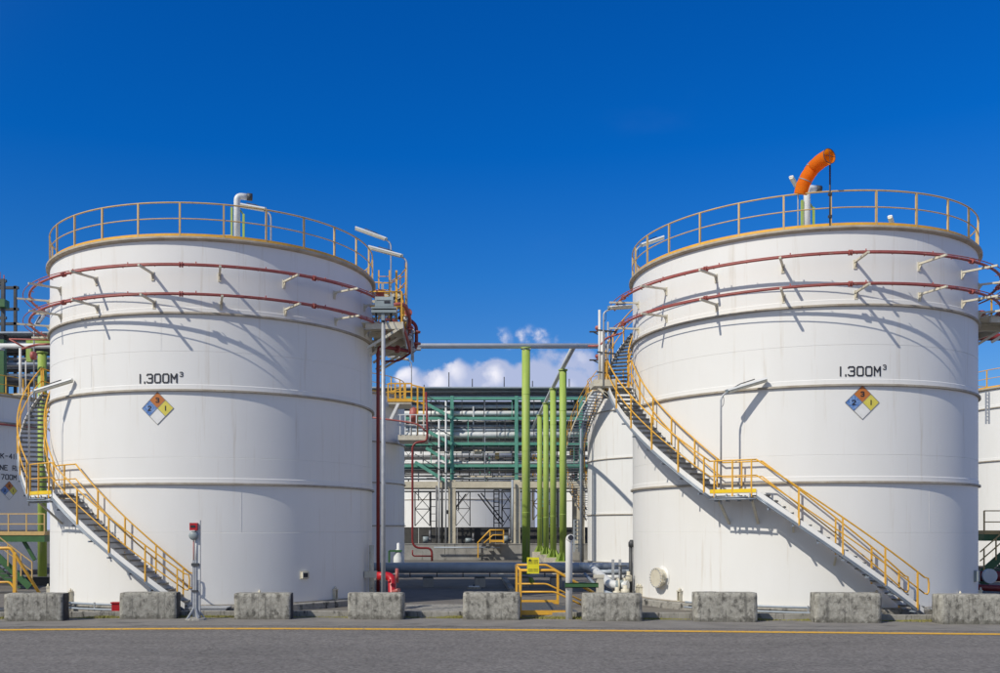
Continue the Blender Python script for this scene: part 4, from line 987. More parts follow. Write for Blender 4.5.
green_post(42.3, 352, 49, 'green post left of the left tank, behind its stairs', rad=.22, foot=False)
t = thing('overhead_pipe', 'long pale overhead pipe running behind both big tanks on the green posts', 'pipe', (0, 48, 0))
zt = HC + (Y0 - 346) * 48 / FPX
MB().cyl((-34, 0, zt + .0), (8.6, 0, zt + .0), .13, 14).build('pipe', lgrey, t)
for xx in (-22, -14, -1.2, 4.26): MB().box((xx - .2, -.2, zt - .2), (xx + .2, .2, zt - .13)).build('pipe_shoe', galv, t)
t = thing('overhead_pipe', 'pale branch pipe receding over the row of four green posts', 'pipe', (0, 0, 0))
MB().tube([(6.62, 48, zt)] + [tuple(v) for v in tops] + [(tops[-1].x + .5, 88, tops[-1].z)], .13, 12).build('pipe', lgrey, t)

# ---------------------------------------------------------------- blue-grey ground pipes between the tanks
t = thing('ground_pipeline', 'pair of blue grey pipes running low across the gap between the tanks', 'pipes', (0, 45, 0))
def gz(y, Z=45): return HC + (Y0 - y) * Z / FPX
MB().cyl((-3.6, 0, gz(567.5)), (9.6, 0, gz(567.5)), .235, 16).build('large_pipe', bluep, t)
MB().cyl((-3.6, .15, gz(576)), (9.6, .15, gz(576)), .075, 12).build('small_pipe', bluep, t)
MB().cyl((-3.6, .9, gz(573)), (9.6, .9, gz(573)), .05, 10).build('small_pipe', bluep, t)
for x in (428, 480, 523, 556):
    X = (x - CX) / FPX * 45
    MB().box((X - .25, -.25, 0), (X + .25, .35, gz(576) - .08)).build('concrete_sleeper', wallc, t)
    MB().box((X - .22, -.24, gz(576) - .07), (X + .22, .3, gz(576) - .02)).build('pipe_shoe', dsteel, t)
for x in (410, 437, 463, 490, 516, 545):
    X = (x - CX) / FPX * 45; MB().bar((X, .1, gz(577)), (X, .1, gz(571.5)), .05).build('hanger', dsteel, t)
t = thing('valve_pipework', 'cream and grey valve pipework at the left foot of the right tank', 'pipework', (0, 0, 0))
P = [at(582, 566, 44), at(592, 568, 43.2), at(611, 584.5, 36.5), at(619, 585, 36.2), at(628, 585, 36.0)]
MB().tube(bend(P, .5), .17, 14).build('branch_pipe', lgrey, t)
P = [at(585, 574, 43), at(600, 590, 37), at(620, 597, 35)]
MB().tube(bend(P, .4), .07, 10).build('drain_pipe', bluep, t)
for x, y in ((618, 585), (624, 585)):
    p = at(x, y, 36.2); m2 = MB(); flange(m2, p, (1, 0, 0), .27, .03, 16); m2.build('pipe_flange', cream, t)
p = at(621, 585, 36.2); MB().lathe([(0, -.2), (.2, -.16), (.24, 0), (.2, .16), (0, .2)], 14, M=Matrix.Translation(p)).build('valve_body', boxm, t)
MB().cyl(p, p + Vector((0, 0, .75)), .035, 8).build('valve_stem', dsteel, t)
MB().tube([p + Vector((.22 * math.cos(a * .5236), .22 * math.sin(a * .5236), .72)) for a in range(12)], .02, 6, closed=True).build('handwheel', dsteel, t)
for x in (613, 620): q = at(x, 560, 36.9); MB().bar((q.x, q.y, 0), (q.x, q.y, 1.55), .09).build('stand', galv, t)
MB().tube([at(632, 545, 36.9) + Vector((-.05, 0, -2.2)), at(632, 545, 36.9) + Vector((-.05, 0, 0))], .07, 8).build('standpipe', dsteel, t)
q = at(631.5, 545, 36.9); MB().lathe([(0, -.1), (.12, -.06), (.12, .1), (.05, .2), (0, .2)], 10, M=Matrix.Translation(q)).build('standpipe_cap', dsteel, t)
for i, (x, y, Z, r) in enumerate(((597, 572, 40.5, .10), (602, 577, 39.5, .09), (608, 572, 41, .12))):
    q = at(x, y, Z); MB().cyl(q, q + Vector((1.2, 0, 0)), r, 10).build('short_pipe', lgrey if i % 2 else bluep, t)
for i, (x, y, Z) in enumerate(((625, 592, 35.5), (628, 578, 36.4), (617, 594, 35.8))):
    q = at(x, y, Z); MB().lathe([(0, -.15), (.15, -.12), (.15, .1), (.08, .13), (.08, .25), (0, .26)], 10, M=Matrix.Translation(q)).cyl((q.x, q.y, 0), q, .05, 8).build('small_valve', cream, t)

# red hydrant and small valves near the lamp post
t = thing('red_hydrant_pipe', 'bright red hydrant pipe bending down behind the barrier at the floodlight post', 'hydrant', (0, 0, 0))
P = [at(377, 576, 31.6), at(392, 576, 31.6), at(392.5, 600, 31.2), at(392.5, 612, 31.2)]
P[-1].z = 0
MB().tube(bend(P, .25, 8), .14, 14).build('pipe', redb, t)
m2 = MB(); flange(m2, at(397, 575.5, 32.0), (1, 0, 0), .24, .05, 16); m2.build('pipe_flange', redp, t)
MB().cyl(at(388, 581, 31.2), at(391, 581, 31.2), .06, 8).build('outlet_cap', redb, t)
MB().cyl(at(393, 592, 31.2), at(399, 590, 31), .07, 8).build('side_outlet', redp, t)
t = thing('white_standpipe', 'thin white standpipe with a small tank fitting beside the left tank foot', 'pipe', (0, 0, 0))
q = ground_px(371.5, 36.0); MB().cyl(q, (q[0], q[1], HC + (Y0 - 545) * 36 / FPX), .09, 12).build('pipe', cream, t)
MB().box((q[0] - .25, q[1] - .2, .9), (q[0] + .2, q[1] + .2, 1.15)).build('junction', cream, t)
t = thing('sampling_valve', 'white sampling valve with a green frame at the foot of the tank behind', 'valve', (0, 0, 0))
q = Vector(ground_px(398.5, 53)); MB().lathe([(.0, 0), (.3, 0), (.3, 1.1), (.22, 1.3), (.22, 1.5), (.1, 1.6), (.1, 1.9), (0, 1.95)], 14, M=Matrix.Translation(q)).build('valve_body', lgrey, t)
MB().bar(q + Vector((-.5, -.2, 0)), q + Vector((-.5, -.2, 1.5)), .1).bar(q + Vector((-.5, -.2, 1.5)), q + Vector((.2, -.2, 1.5)), .1).build('frame', dgreen, t)
# maroon drop pipe in front of the far tank
t = thing('maroon_drop_pipe', 'maroon pipe dropping beside the smaller tank and kinking right near the ground', 'pipe', (0, 0, 0))
Z = 57
P = [at(426, 392, Z), at(427.5, 432, Z), at(427, 441, Z), at(412.5, 443, Z), at(412.5, 548, Z), at(432, 548, Z), at(432, 561, Z)]
MB().tube(bend(P, .5), .065, 10).build('pipe', maroon, t)
MB().tube(bend([at(412.5, 550, Z), at(412.5, 556, Z), at(431, 556, Z)], .3), .045, 8).build('loop_pipe', maroon, t)
P = [at(360, 416, Z), at(400, 421, Z), at(418, 424, Z), at(427, 432, Z)]
MB().tube(bend(P, .5), .05, 8).build('feeder_pipe', redp, t)

# ---------------------------------------------------------------- tanks behind
def far_tank(loc, label, R, H, gird, **k):
    return tank(loc, label, R=R, H=H, gird=gird, courses=(.3,) + tuple(gird) + (H,), seg=72, group='smaller white tanks behind the big ones', **k)
ftL = far_tank((-8.35, 62), 'smaller white tank half hidden behind the left tank, with a small railed platform', 6.0, 10.8, (2.9, 5.5, 7.96), nposts=30, top_y=yel)
ftR = far_tank((18.0, 74.5), 'smaller white tank behind the right tank, left of it, with its own steep stairs', 6.6, 13.0, (3.75, 7.85, 11.4), nposts=30, top_y=yel)
ftLL = far_tank((-29.6, 59), 'white tank at the far left edge lettered K-411 and 700M', 5.0, 10.4, (2.6, 8.9), nposts=26, top_y=yel)
ftRR = far_tank((38.6, 60), 'white tank at the far right edge with yellow rails on top', 5.6, 11.1, (6.8, 10.0), nposts=28, top_y=yel)
stairs((18.0, 74.5), 'steep dark stairs up the left side of the tank behind the right tank', [('flight', -135, 3.4, -54, 13.1)], R0=6.9, R1=8.3, low_detail=True, end_loop=False, Rt=6.6)
# lettering and diamond on the far-left tank
def far_text(s, x, y, h):
    th, z = ring_hit((-29.6, 59), 5.0, x, y); letters(ftLL, s, h, on_cyl(5.012, th, z), 1.1)
far_text('K-411', 9.5, 458.6, .27); far_text('NE RUN', 12.5, 470.4, .27); far_text('700M', 9.5, 479.4, .27)
th, z = ring_hit((-29.6, 59), 5.0, 9, 490.5); diamond(ftLL, 5.0, th, z, .55)
tag(MB().tube([Vector((-29.6, 59, 0)) + v for v in arc(5.3, -60, 80, 8.75, step=5)], .06, 8).build('spray_pipe', redp), 'thin red spray pipe round the far left tank above its K-411 lettering', 'spray pipe')
# conduit up the left edge of the tank behind the right one
t = thing('cable_conduit', 'dark blue conduit climbing the left edge of the tank behind the right tank', 'conduit', (0, 0, 0))
MB().tube([at(581, 562, 72.5), at(581, 430, 72.5), at(586, 412, 72.5), at(600, 385, 72.5)], .09, 8).build('conduit', bluep, t)
MB().tube([at(583, 562, 72.4), at(583, 440, 72.4), at(588, 425, 72.4), at(597, 400, 72.4), at(612, 395, 71)], .05, 8).build('conduit', dsteel, t)

# platform on the small tank in the gap
def gap_platform():
    t = thing('small_tank_platform', 'small yellow railed platform on top of the smaller tank in the gap', 'platform', (0, 0, 0))
    Z = 58.5
    def P(x, y, d=0): return at(x, y, Z + d)
    fz = P(0, 422).z
    lo = P(0, 437).z
    def slab_(x0, x1, z, dy0, dy1, th, nm, m): 
        a = P(x0, 0).x; b = P(x1, 0).x; MB().box((a, Z + dy0, z - th), (b, Z + dy1, z)).build(nm, m, t)
    u = P(0, 404).z
    slab_(389, 412, u, -1, 1.5, .12, 'upper_floor', cream)
    MB().box((P(389, 0).x, Z - 1.04, u), (P(412, 0).x, Z - 1.0, u + .2)).build('toe_board', yel, t)
    slab_(399, 428, lo, -1.3, 1.5, .3, 'lower_floor', cream)
    for x in (389, 396, 401, 406, 412):
        MB().bar((P(x, 0).x, Z - 1, u), (P(x, 0).x, Z - 1, P(0, 386).z), .09).build('railing_post', yel, t)
    for y in (386, 394): MB().bar((P(389, 0).x, Z - 1, P(0, y).z), (P(412, 0).x, Z - 1, P(0, y).z), .08).build('rail', yel, t)
    for x in (418, 424): MB().bar((P(x, 0).x, Z - 1.2, lo), (P(x, 0).x, Z - 1.2, P(0, 390).z), .10).build('railing_post', yel, t)
    for y in (389.5, 405): MB().bar((P(412, 0).x, Z - 1.1, P(0, y - 2).z), (P(424, 0).x, Z - 1.1, P(0, y + 1).z), .08).build('rail', yel, t)
    for x in (401, 406, 411, 417, 424, 428): MB().bar((P(x, 0).x, Z - 1.3, lo), (P(x, 0).x, Z - 1.3, lo + 1.2), .07).build('lower_post', lgrey, t)
    for y in (0.6, 1.2): MB().bar((P(399, 0).x, Z - 1.3, lo + y), (P(428, 0).x, Z - 1.3, lo + y), .06).build('lower_rail', lgrey, t)
    MB().lathe([(0, 0), (.22, .05), (.28, .4), (.22, .8), (0, .95)], 14, M=Matrix.Translation((P(414, 0).x, Z - .9, P(0, 424).z))).build('red_pot', redp, t)
    MB().bar((P(391, 0).x, Z - 1, P(0, 422).z), (P(399, 0).x, Z - 1, u - .1), .16).build('brace', white, t)
gap_platform()

# ---------------------------------------------------------------- pipe racks
def rack(label, X0, X1, Yr, cols, z_of, rows, depth=3.2, conc_to=None, seed=1):
    t = thing('pipe_rack', label, 'pipe rack', (0, Yr, 0), 'steel pipe racks behind the tanks')
    rnd = random.Random(seed)
    top = z_of(rows[0][0])
    for cxp in cols:
        X = (cxp - CX) / FPX * Yr
        for d in (0, depth):
            zc = conc_to if conc_to else 0
            if conc_to: MB().box((X - .32, d - .3, 0), (X + .32, d + .3, conc_to)).build('concrete_column', ccream, t)
            MB().box((X - .15, d - .18, zc), (X + .15, d + .18, z_of(396) if Yr > 70 else top)).build('steel_column', mint if Yr > 70 else dsteel, t)
    for y, kind, hpx in rows:
        z = z_of(y); h = hpx * Yr / FPX
        if kind == 'mint':
            for d in (0, depth): MB().box((X0, d - .12 - (.03 if d == 0 else 0), z - h / 2), (X1, d + .12, z + h / 2)).build('green_beam', mint, t)
        elif kind == 'conc':
            MB().box((X0, -.35, z - h / 2), (X1, .35, z + h / 2)).build('concrete_beam', ccream, t)
            MB().box((X0, depth - .35, z - h / 2), (X1, depth + .35, z + h / 2)).build('concrete_beam', ccream, t)
        elif kind == 'darkbeam':
            MB().box((X0, -.2, z - h / 2), (X1, .1, z + h / 2)).build('dark_beam', dsteel, t)
        elif kind == 'tray':
            MB().box((X0, -.6, z - h / 2), (X1, depth + .4, z + h / 2)).build('cable_tray', bluep, t)
        else:
            m = {'white': lgrey, 'dark': dpipe, 'blue': bluep}[kind]
            n = 3
            for k in range(n):
                r = h / 2 * (1 if k == 0 else rnd.uniform(.5, 1.0)); yy = .5 + k * depth / n
                mm = m if k == 0 else rnd.choice((dpipe, m, lgrey, dpipe))
                MB().cyl((X0, yy, z - h / 2 + r), (X1, yy, z - h / 2 + r), r, 12).build('rack_pipe', mm, t)
    return t
Yr = 88.0
zr = lambda y: HC + (Y0 - y) * Yr / FPX
rows = [(388.3, 'tray', 1.3), (390.6, 'blue', 1.6), (393.3, 'dark', 1.6), (395.6, 'blue', 2.0), (398.5, 'mint', 2.6), (402, 'dark', 2.4), (405.8, 'blue', 3.6), (412.7, 'white', 5.0), (418.4, 'mint', 2.8), (421.5, 'dark', 2.5), (425.5, 'blue', 1.6),
        (429.3, 'blue', 3.6), (434.3, 'white', 6.0), (443.8, 'mint', 2.8), (448, 'dark', 2.6), (455, 'dark', .9), (462.4, 'white', 2.6), (465.8, 'mint', 2.8), (470, 'dark', 2.4), (473.6, 'darkbeam', .8), (478, 'blue', 1.2), (484.8, 'conc', 6.2), (491.5, 'darkbeam', 1.4)]
pr = rack('tall pipe rack with mint green beams filling the gap between the tanks', -8, 17.5, Yr, [388, 452, 516.3, 580.8], zr, rows, conc_to=zr(480))
Yb = 97.0
rack('second darker pipe rack row standing behind the mint green one', -8, 20, Yb, [395, 545], lambda y: HC + (Y0 - y) * Yb / FPX,
     [(404, 'dark', 2.2), (409.5, 'dark', 2.0), (415.5, 'blue', 1.8), (422, 'dark', 2.4), (439, 'dark', 1.6), (446.5, 'dark', 1.8), (457.5, 'dark', 1.6), (468, 'blue', 1.5), (476, 'darkbeam', 1.6)], depth=2.5, seed=8)
rnd = random.Random(11)
# rack clutter: hangers, thin uprights, diagonal braces, lightning rods, ladders
for x in (438, 445, 474, 500, 485, 568, 573): 
    X = (x - CX) / FPX * Yr; a = zr(rnd.choice((398, 419, 444))); b = zr(rnd.choice((466, 487, 500)))
    MB().bar((X, rnd.uniform(.2, 3), a), (X, rnd.uniform(.2, 3), b), rnd.choice((.09, .14))).build('hanger', rnd.choice((dsteel, dsteel, galv)), pr)
for x in (404, 423, 431, 462, 468, 484, 497, 505, 512, 534, 548, 574): 
    X = (x - CX) / FPX * Yr
    for ya, yb in ((398.5, 418.4), (418.4, 443.8), (443.8, 465.8)):
        if rnd.random() < .55: MB().bar((X, .0, zr(ya)), (X, .0, zr(yb)), .07).build('hanger', rnd.choice((dsteel, mint, dsteel)), pr)
for x, y in ((424, 384), (449, 371.5), (472.5, 378), (504.5, 376), (533, 380), (570, 378)):
    X = (x - CX) / FPX * Yr; MB().cyl((X, .5, zr(389)), (X, .5, zr(y)), .045, 6).build('lightning_rod', dsteel, pr)
for (xa, ya, xb, yb) in ((425, 403, 452, 418), (425, 430, 452, 444), (426, 448, 449, 462), (415, 462, 447, 482)):
    MB().bar(at(xa, ya, Yr - .5) - Vector((0, Yr, 0)), at(xb, yb, Yr - .5) - Vector((0, Yr, 0)), .28, .28).build('stair_stringer', mint, pr)
for k in range(4):
    xa, ya, xb, yb = ((425, 400, 452, 415), (425, 427, 452, 441), (426, 445, 449, 459), (415, 459, 447, 479))[k]
    MB().bar(at(xa, ya - 5, Yr - .8) - Vector((0, Yr, 0)), at(xb, yb - 5, Yr - .8) - Vector((0, Yr, 0)), .07).build('stair_rail', dsteel, pr)
for x, ya, yb, m, w in ((445.8, 402, 543, lgrey, .12), (439, 420, 543, lgrey, .12), (511.8, 480, 543, bluep, .16), (442.5, 481, 543, dsteel, .07), (436.5, 486, 543, dpipe, .12)):
    X = (x - CX) / FPX * Yr; MB().cyl((X, -.7, zr(ya)), (X, -.7, zr(yb)), w / 2 + .02, 10).build('upright_pipe', m, pr)
for i in range(95):
    x = rnd.uniform(411, 590); X = (x - CX) / FPX * Yr; y = rnd.choice((398, 406, 418, 425, 434, 444, 455, 466, 474))
    d = rnd.uniform(.2, 2.9); hh = rnd.choice((8, 12, 18, 24))
    MB().bar((X, d, zr(y)), (X, d, zr(min(y + hh, 486))), rnd.choice((.06, .08, .12))).build('hanger', rnd.choice((dsteel, dpipe, galv, lgrey, mint)), pr)
for y in (408.8, 416, 423.2, 427, 438.6, 441, 451.5, 458.2, 460, 476, 480.5):
    x0 = rnd.uniform(405, 470); x1 = rnd.uniform(530, 595); m = rnd.choice((dpipe, galv, lgrey, dsteel, ccream)); d = rnd.uniform(.3, 2.8)
    MB().cyl(((x0 - CX) / FPX * Yr, d, zr(y)), ((x1 - CX) / FPX * Yr, d, zr(y)), rnd.uniform(.04, .09), 8).build('thin_pipe', m, pr)
for x, y, m, w, h in ((433, 453, yelw, 4, 5), (478, 452, ccream, 7, 4), (497, 456, yelw, 4, 6), (557, 440, yelw, 3, 5), (572, 452, yel, 3, 7), (447, 512, black, 2.4, 4), (505, 409, yelw, 5, 1.6), (573, 476, redp, 3, 3)):
    a = Vector(at(x, y, Yr + 1)) - Vector((0, Yr, 0)); sc_ = Yr / FPX / 2
    MB().box((a.x - w * sc_, a.y - .2, a.z - h * sc_), (a.x + w * sc_, a.y + .2, a.z + h * sc_)).build('junction_box', m, pr)
for x, ya, yb in ((418, 470, 500), (436, 492, 527), (441.5, 470, 543), (459, 490, 510), (470, 444, 487), (489, 444, 487), (532, 490, 527), (560, 444, 543), (566, 470, 543), (588, 420, 520)):
    X = (x - CX) / FPX * Yr; MB().cyl((X, 2, zr(ya)), (X, 2, zr(yb)), .055, 8).build('upright_pipe', rnd.choice((dsteel, lgrey, dpipe)), pr)
# beneath the rack: tall diagonal braces and ladders, each a scaffold frame
def lattice(x0, x1, y0, y1, Z, label, m=dsteel, n=3, w=.09, ladder=False):
    t = thing('lattice_frame', label, 'steel frame', (0, 0, 0), 'dark lattice frames under the pipe rack')
    for x in (x0, x1): MB().bar(at(x, y0, Z), at(x, y1, Z), w * 1.3).build('upright', m, t)
    for i in range(n):
        ya = y0 + (y1 - y0) * i / n; yb = y0 + (y1 - y0) * (i + 1) / n
        if ladder: MB().bar(at(x0, ya, Z), at(x1, ya, Z), w).build('rung', m, t)
        else:
            MB().bar(at(x0, ya, Z), at(x1, yb, Z), w * .8).build('diagonal', m, t); MB().bar(at(x1, ya, Z + .1), at(x0, yb, Z + .1), w * .8).build('diagonal', m, t)
            MB().bar(at(x0, ya, Z), at(x1, ya, Z), w).build('crossbar', m, t)
    return t
lattice(415, 430, 492, 526, 96, 'dark cross braced frame under the rack beside the maroon drop pipe', n=2)
lattice(494, 499, 490, 527, 95, 'dark ladder under the pipe rack left of the nearest green post', n=9, ladder=True, w=.08)
lattice(502, 514, 490, 527, 96, 'dark cross braced frame under the rack just left of the nearest green post', n=2)
lattice(574, 579, 520, 552, 80, 'ladder beside the tank behind the right tank', m=bluep, n=8, ladder=True, w=.07)
lattice(431, 437, 492, 543, 92, 'narrow dark frame with rungs left of the first concrete rack column', n=7, ladder=True, w=.06)
lattice(456, 470, 491, 526, 100, 'dark cross braced frame right of the first concrete rack column', n=2, w=.07)
lattice(548, 558, 490, 527, 99, 'dark braced frame seen between the green posts', n=3, w=.08)
lattice(404, 413, 449, 487, 99, 'dark braced frame above the concrete beam beside the smaller tank', n=3, w=.07)
for x, w, h, lab in ((427, 9, 8, 'small dark pump set standing left of the upright pipes below the rack'), (470, 10, 6, 'dark pump set in front of the dark bund wall, centre of the gap'), (507, 8, 9, 'dark pump set just left of the nearest green post')):
    p = Vector(at(x, 543, 84.5)); k = 84.5 / FPX; t = thing('pump_set', lab, 'pump', p, 'dark pump sets behind the sunlit wall')
    MB().box((-w * k / 2, -.4, -1.2), (w * k / 2, .4, .05)).build('base_frame', dsteel, t)
    MB().cyl((-w * k * .45, 0, h * k * .45), (w * k * .15, 0, h * k * .45), h * k * .38, 14).build('motor', boxm, t)
    MB().cyl((w * k * .15, 0, h * k * .45), (w * k * .45, 0, h * k * .45), h * k * .25, 12).cyl((w * k * .32, 0, h * k * .4), (w * k * .32, 0, h * k * 1.6), .08, 8).build('pump_casing', dpipe, t)
t = thing('rack_brace', 'pair of dark diagonal braces crossing the white tank wall under the rack', 'brace', (0, 0, 0))
for a, b in (((478, 494), (501, 524)), ((481, 493), (504, 522)), ((466, 494), (456, 507)), ((570, 492), (584, 512)), ((573, 492), (587, 510))):
    MB().bar(at(*a, 94), at(*b, 94), .12).build('diagonal', dsteel, t)
# scaffolding glimpsed behind the posts
lattice(533, 546, 455, 520, 97, 'yellow scaffold stair behind the row of green posts', m=yel, n=4, w=.09)
# left rack
Yl = 60.0
zl = lambda y: HC + (Y0 - y) * Yl / FPX
lrows = [(334, 'tray', 1.6), (338, 'dark', 3.5), (341.5, 'blue', 3), (346, 'dark', 4), (358, 'dark', 4), (363, 'blue', 4), (374, 'white', 3), (378, 'dark', 4.5), (366.5, 'darkbeam', 1.6)]
pl = rack('dark pipe rack at the far left edge behind the stairs', -42, -19, Yl + 8, [-20, 3, 60], lambda y: HC + (Y0 - y) * (Yl + 8) / FPX, lrows, depth=4, seed=5)
t = thing('pipe_support_frame', 'lime green pipe frame at the far left, between the rack and the left tank', 'steel frame', (0, 0, 0))
for a, b, w in (((29.5, 340), (29.5, 362), .28), ((33, 343.5), (52, 343.5), .45)): MB().bar(at(*a, 55), at(*b, 55), w).build('green_member', green, t)
t = thing('green_column', 'dark green steel column at the left picture edge beside the rack', 'column', (0, 0, 0))
p = at(1, 400, 57); MB().box((p.x - .3, 56.8, 0), (p.x + .25, 57.2, HC + (Y0 - 340) * 57 / FPX)).build('column', dgreen, t)
t = thing('steel_tower', 'dark steel tower top cut by the left picture edge, above the rack', 'tower', (0, 0, 0))
zt = HC + (Y0 - 279) * 70 / FPX
for x in (3.2, -16): p = at(x, 300, 70); MB().bar((p.x, 70, 0), (p.x, 70, zt), .24).build('leg', dsteel, t)
for x in (3.2, -16): p = at(x, 300, 70); MB().bar((p.x, 72, 0), (p.x, 72, zt), .2).build('leg', dsteel, t)
for y in (281, 303, 318):
    for dv in (0, 2): MB().bar(at(-18, y, 70) + Vector((0, dv, 0)), at(6.5, y, 70) + Vector((0, dv, 0)), .2).build('cross_beam', dsteel, t)
MB().bar(at(-16, 303, 70), at(3, 281, 70), .12).bar(at(-16, 281, 70), at(3, 303, 70), .12).build('diagonal', dsteel, t)
MB().bar(at(-2, 304, 69.8), at(7, 304, 69.8), .8, .55).build('green_box', dgreen, t)
MB().bar(at(0, 279, 70), at(0, 272, 70), .06).bar(at(4, 279, 70), at(4, 275, 70), .06).build('top_rail', redp, t)

# green walkways at both edges
def walkway(sgn, label, x0, x1, Z, ydeck, yrail):
    t = thing('green_walkway', label, 'walkway', (0, 0, 0), 'green railed walkways at the picture edges')
    a = at(x0, ydeck, Z); b = at(x1, ydeck, Z)
    MB().box((a.x, Z - .5, a.z - .35), (b.x, Z + .6, a.z - .05)).build('deck_beam', dgreen, t)
    MB().box((a.x, Z - .53, a.z - .05), (b.x, Z + .6, a.z + .12)).build('deck_edge', yelw, t)
    zt = at(0, yrail, Z).z
    n = max(2, int((b.x - a.x) / .75))
    for i in range(n + 1):
        X = a.x + (b.x - a.x) * i / n; MB().bar((X, Z - .5, a.z), (X, Z - .5, zt), .055).build('railing_post', yelw, t)
    for z in (zt, (zt + a.z) / 2): MB().bar((a.x, Z - .5, z), (b.x, Z - .5, z), .05).build('rail', yelw, t)
    return t, a, b
w1, a, b = walkway(-1, 'brown railed green walkway behind the left tank stairs at the left edge', -40, 49, 44, 534, 514)
Z = 43.2
MB().bar(at(-30, 530, Z), at(30, 587, Z), .06, .30).build('stair_stringer', dgreen, w1); MB().bar(at(-20, 552, Z + 1.1), at(22, 592, Z + 1.1), .06, .30).build('stair_stringer', dgreen, w1)
for k in range(12):
    u = k / 12; p = at(-26 + 52 * u, 540 + 50 * u, Z + .5); MB().box((p.x - .15, p.y - .5, p.z), (p.x + .15, p.y + .5, p.z + .04)).build('tread', grating, w1)
for dy in (0, 9): MB().bar(at(-6, 533 + dy, Z - .1), at(32, 562 + dy, Z - .1), .045).build('stair_rail', yelw, w1)
for x, y in ((8, 544), (21, 554), (32, 562)): MB().bar(at(x, y, Z - .1), at(x, y + 22, Z - .1), .05).build('stair_post', yelw, w1)
MB().bar(at(22, 538, 43.8), at(35, 560, 43.8), .14).build('knee_brace', dgreen, w1)
w2, a, b = walkway(1, 'brown railed green walkway at the right edge behind the right tank', 978, 1060, 44, 533, 511)
MB().bar(at(980, 575, 43.4), at(1020, 540, 43.4), .06, .35).build('stair_stringer', dgreen, w2)
MB().bar(at(982, 585, 44.4), at(1024, 548, 44.4), .06, .35).build('stair_stringer', dgreen, w2)
for k in range(10):
    u = k / 10; p = at(984 + 40 * u, 580 - 37 * u, 43.9); MB().box((p.x - .15, p.y - .5, p.z), (p.x + .15, p.y + .5, p.z + .04)).build('tread', grating, w2)
for dy in (0, 9): MB().bar(at(980, 552 + dy, 43.3), at(1010, 526 + dy, 43.3), .045).build('stair_rail', yelw, w2)
for x, y in ((984, 549), (996, 538)): MB().bar(at(x, y, 43.3), at(x, y + 22, 43.3), .05).build('stair_post', yelw, w2)
t = thing('red_fire_main', 'dark red fire main with a pale round flange at the right edge', 'pipe', (0, 0, 0))
p = at(980, 576, 40); MB().cyl((p.x - 1, 40, p.z), (p.x + 4, 40, p.z), .22, 14).build('pipe', maroon, t)
p = at(989.5, 576, 39.6); m2 = MB(); flange(m2, p, (0, 1, 0), .30, .06, 18); m2.build('blind_flange', lgrey, t)
p = at(980, 589, 38.5); MB().cyl((p.x - 1, 38.5, p.z + .1), (p.x + 4, 38.5, p.z - .1), .13, 12).build('pipe', maroon, t)
t = thing('far_right_ladder_cage', 'grey ladder head on the far right tank below its yellow rail', 'ladder', (0, 0, 0))
for x in (986, 989): MB().bar(at(x, 392, 53.8), at(x, 424, 53.8), .07).build('ladder_side', galv, t)
for k in range(8): MB().bar(at(986, 395 + k * 3.6, 53.8), at(989, 395 + k * 3.6, 53.8), .05).build('rung', galv, t)
t = thing('overhead_red_pipe', 'maroon overhead pipe crossing behind the right tank at the right edge', 'pipe', (0, 0, 0))
p = at(978, 337, 42); MB().cyl((p.x - 3, 42, p.z), (p.x + 6, 42, p.z), .16, 12).build('pipe', maroon, t)

# ---------------------------------------------------------------- bund walls, far tanks
def wall(label, x0, x1, Z, ytop, m, d=.4, zt=None):
    a = at(x0, ytop, Z); b = at(x1, ytop, Z); zt = a.z
    t = thing('bund_wall', label, 'wall', (a.x, Z, 0), 'concrete bund walls behind the tanks')
    L = b.x - a.x; n = max(1, int(L / 4)); 
    for i in range(n):
        MB().box((L * i / n + .02, 0, 0), (L * (i + 1) / n - .02, d, zt - .08)).build('wall_panel', m, t)
    MB().box((0, -.04, zt - .078), (L, d + .04, zt)).build('coping', m, t)
    return t
wall('sunlit grey bund wall low across the gap between the tanks', 396, 640, 83, 543.5, wallc)
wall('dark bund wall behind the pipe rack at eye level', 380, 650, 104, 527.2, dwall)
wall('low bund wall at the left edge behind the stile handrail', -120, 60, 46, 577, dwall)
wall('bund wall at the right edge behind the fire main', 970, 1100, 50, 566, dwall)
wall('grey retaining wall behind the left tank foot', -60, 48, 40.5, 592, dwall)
yd = MB().box((-30, 62, 0), (40, 82.5, .004)).build('back_yard_slab', slabc); struct(yd)
ft = tank((2.2, 136), 'wide white tank seen under the pipe rack beyond the dark bund wall', R=11.0, H=17, gird=(6.5,), courses=(.3, 3.4, 6.5, 9.5, 12.5, 17), seg=64, nposts=30, group='large far tanks beyond the rack')
ft = tank((25.5, 138), 'far white tank behind the green posts, beyond the dark bund wall', R=10.0, H=15.5, gird=(6.5,), courses=(.3, 3.4, 6.5, 9.5, 12.5, 15.5), seg=64, nposts=30, group='large far tanks beyond the rack')
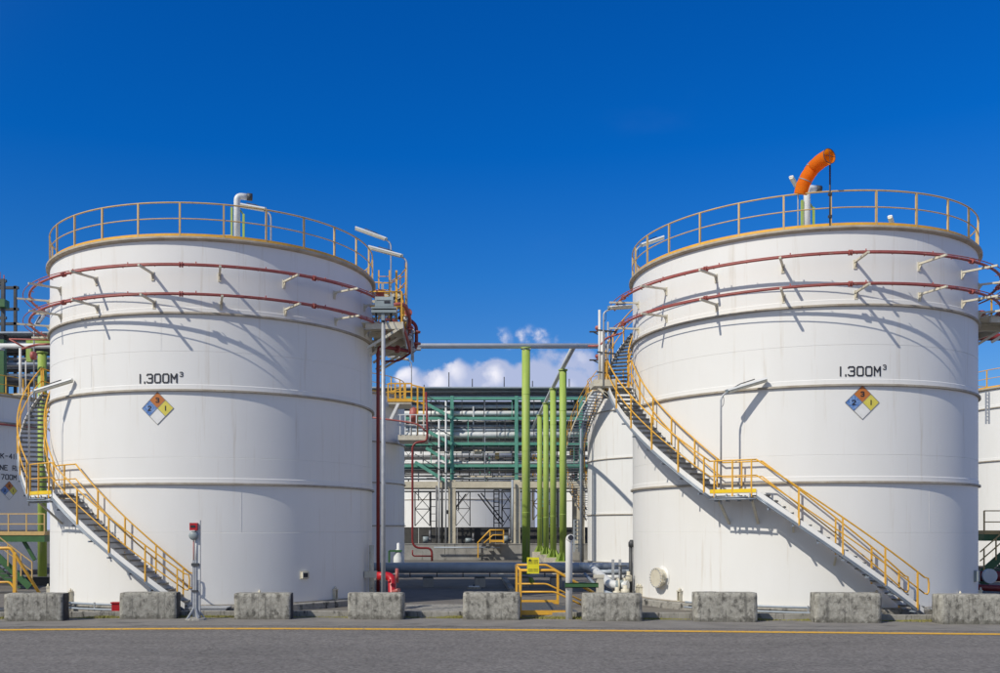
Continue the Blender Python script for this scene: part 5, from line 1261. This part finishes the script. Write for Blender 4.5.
ft = tank((-13, 140), 'far greyish white tank seen beside the maroon drop pipe', R=9.0, H=11.5, gird=(6.5,), courses=(.3, 3.4, 6.5, 9.5, 11.5), seg=64, nposts=30, group='large far tanks beyond the rack')
t = thing('small_yellow_steps', 'small yellow railed steps over the sunlit bund wall', 'steps', (0, 0, 0))
Z = 81.5
for d in (0, 1.2):
    MB().tube([at(477.5, 543, Z + d), at(490, 530, Z + d), at(504, 530, Z + d)], .07, 6).build('handrail', yel, t)
    MB().tube([at(484, 543, Z + d), at(493, 535, Z + d), at(504, 535, Z + d)], .06, 6).build('middle_rail', yel, t)
    for x, y0_, y1_ in ((478, 543, 558), (490, 530, 543), (503.5, 530, 543)): MB().bar(at(x, y0_, Z + d), at(x, y1_, Z + d), .09).build('post', yel, t)
MB().box((at(491, 0, Z).x, Z, at(0, 542, Z).z), (at(504, 0, Z).x, Z + 1.2, at(0, 540, Z).z)).build('deck', yel, t)
for k in range(4): p = at(488 - k * 3, 546 + k * 3.6, Z); MB().box((p.x - .2, Z, p.z - .05), (p.x + .2, Z + 1.2, p.z)).build('tread', grating, t)
t = thing('wall_pipe', 'thin grey pipe running along the sunlit bund wall', 'pipe', (0, 0, 0))
MB().cyl(at(434, 547.5, 82.5), at(500, 547.5, 82.5), .07, 8).build('pipe', bluep, t)

# small things in the yard
t = thing('drain_kerb', 'low pale drain kerb receding across the yard between the tanks', 'kerb', (0, 0, 0))
a = Vector(ground_px(512, 41)); b = Vector(ground_px(499, 60))
for i in range(8):
    p = a.lerp(b, (i + .03) / 8); q = a.lerp(b, (i + .97) / 8); MB().bar(p + Vector((0, 0, .08)), q + Vector((0, 0, .08)), .22, .18).build('kerb_stone', kerbm, t)
p = Vector(ground_px(474, 43.5)); t = thing('valve_pit_cover', 'small pale pit cover lying in the shaded yard between the tanks', 'cover', p)
MB().box((-.30, -.3, 0), (.30, .3, .10)).build('frame', kerbm, t); MB().box((-.24, -.24, .10), (.24, .24, .13)).build('cover', lgrey, t)
MB().cyl((0, 0, .13), (0, 0, .2), .05, 8).build('handle', dsteel, t)
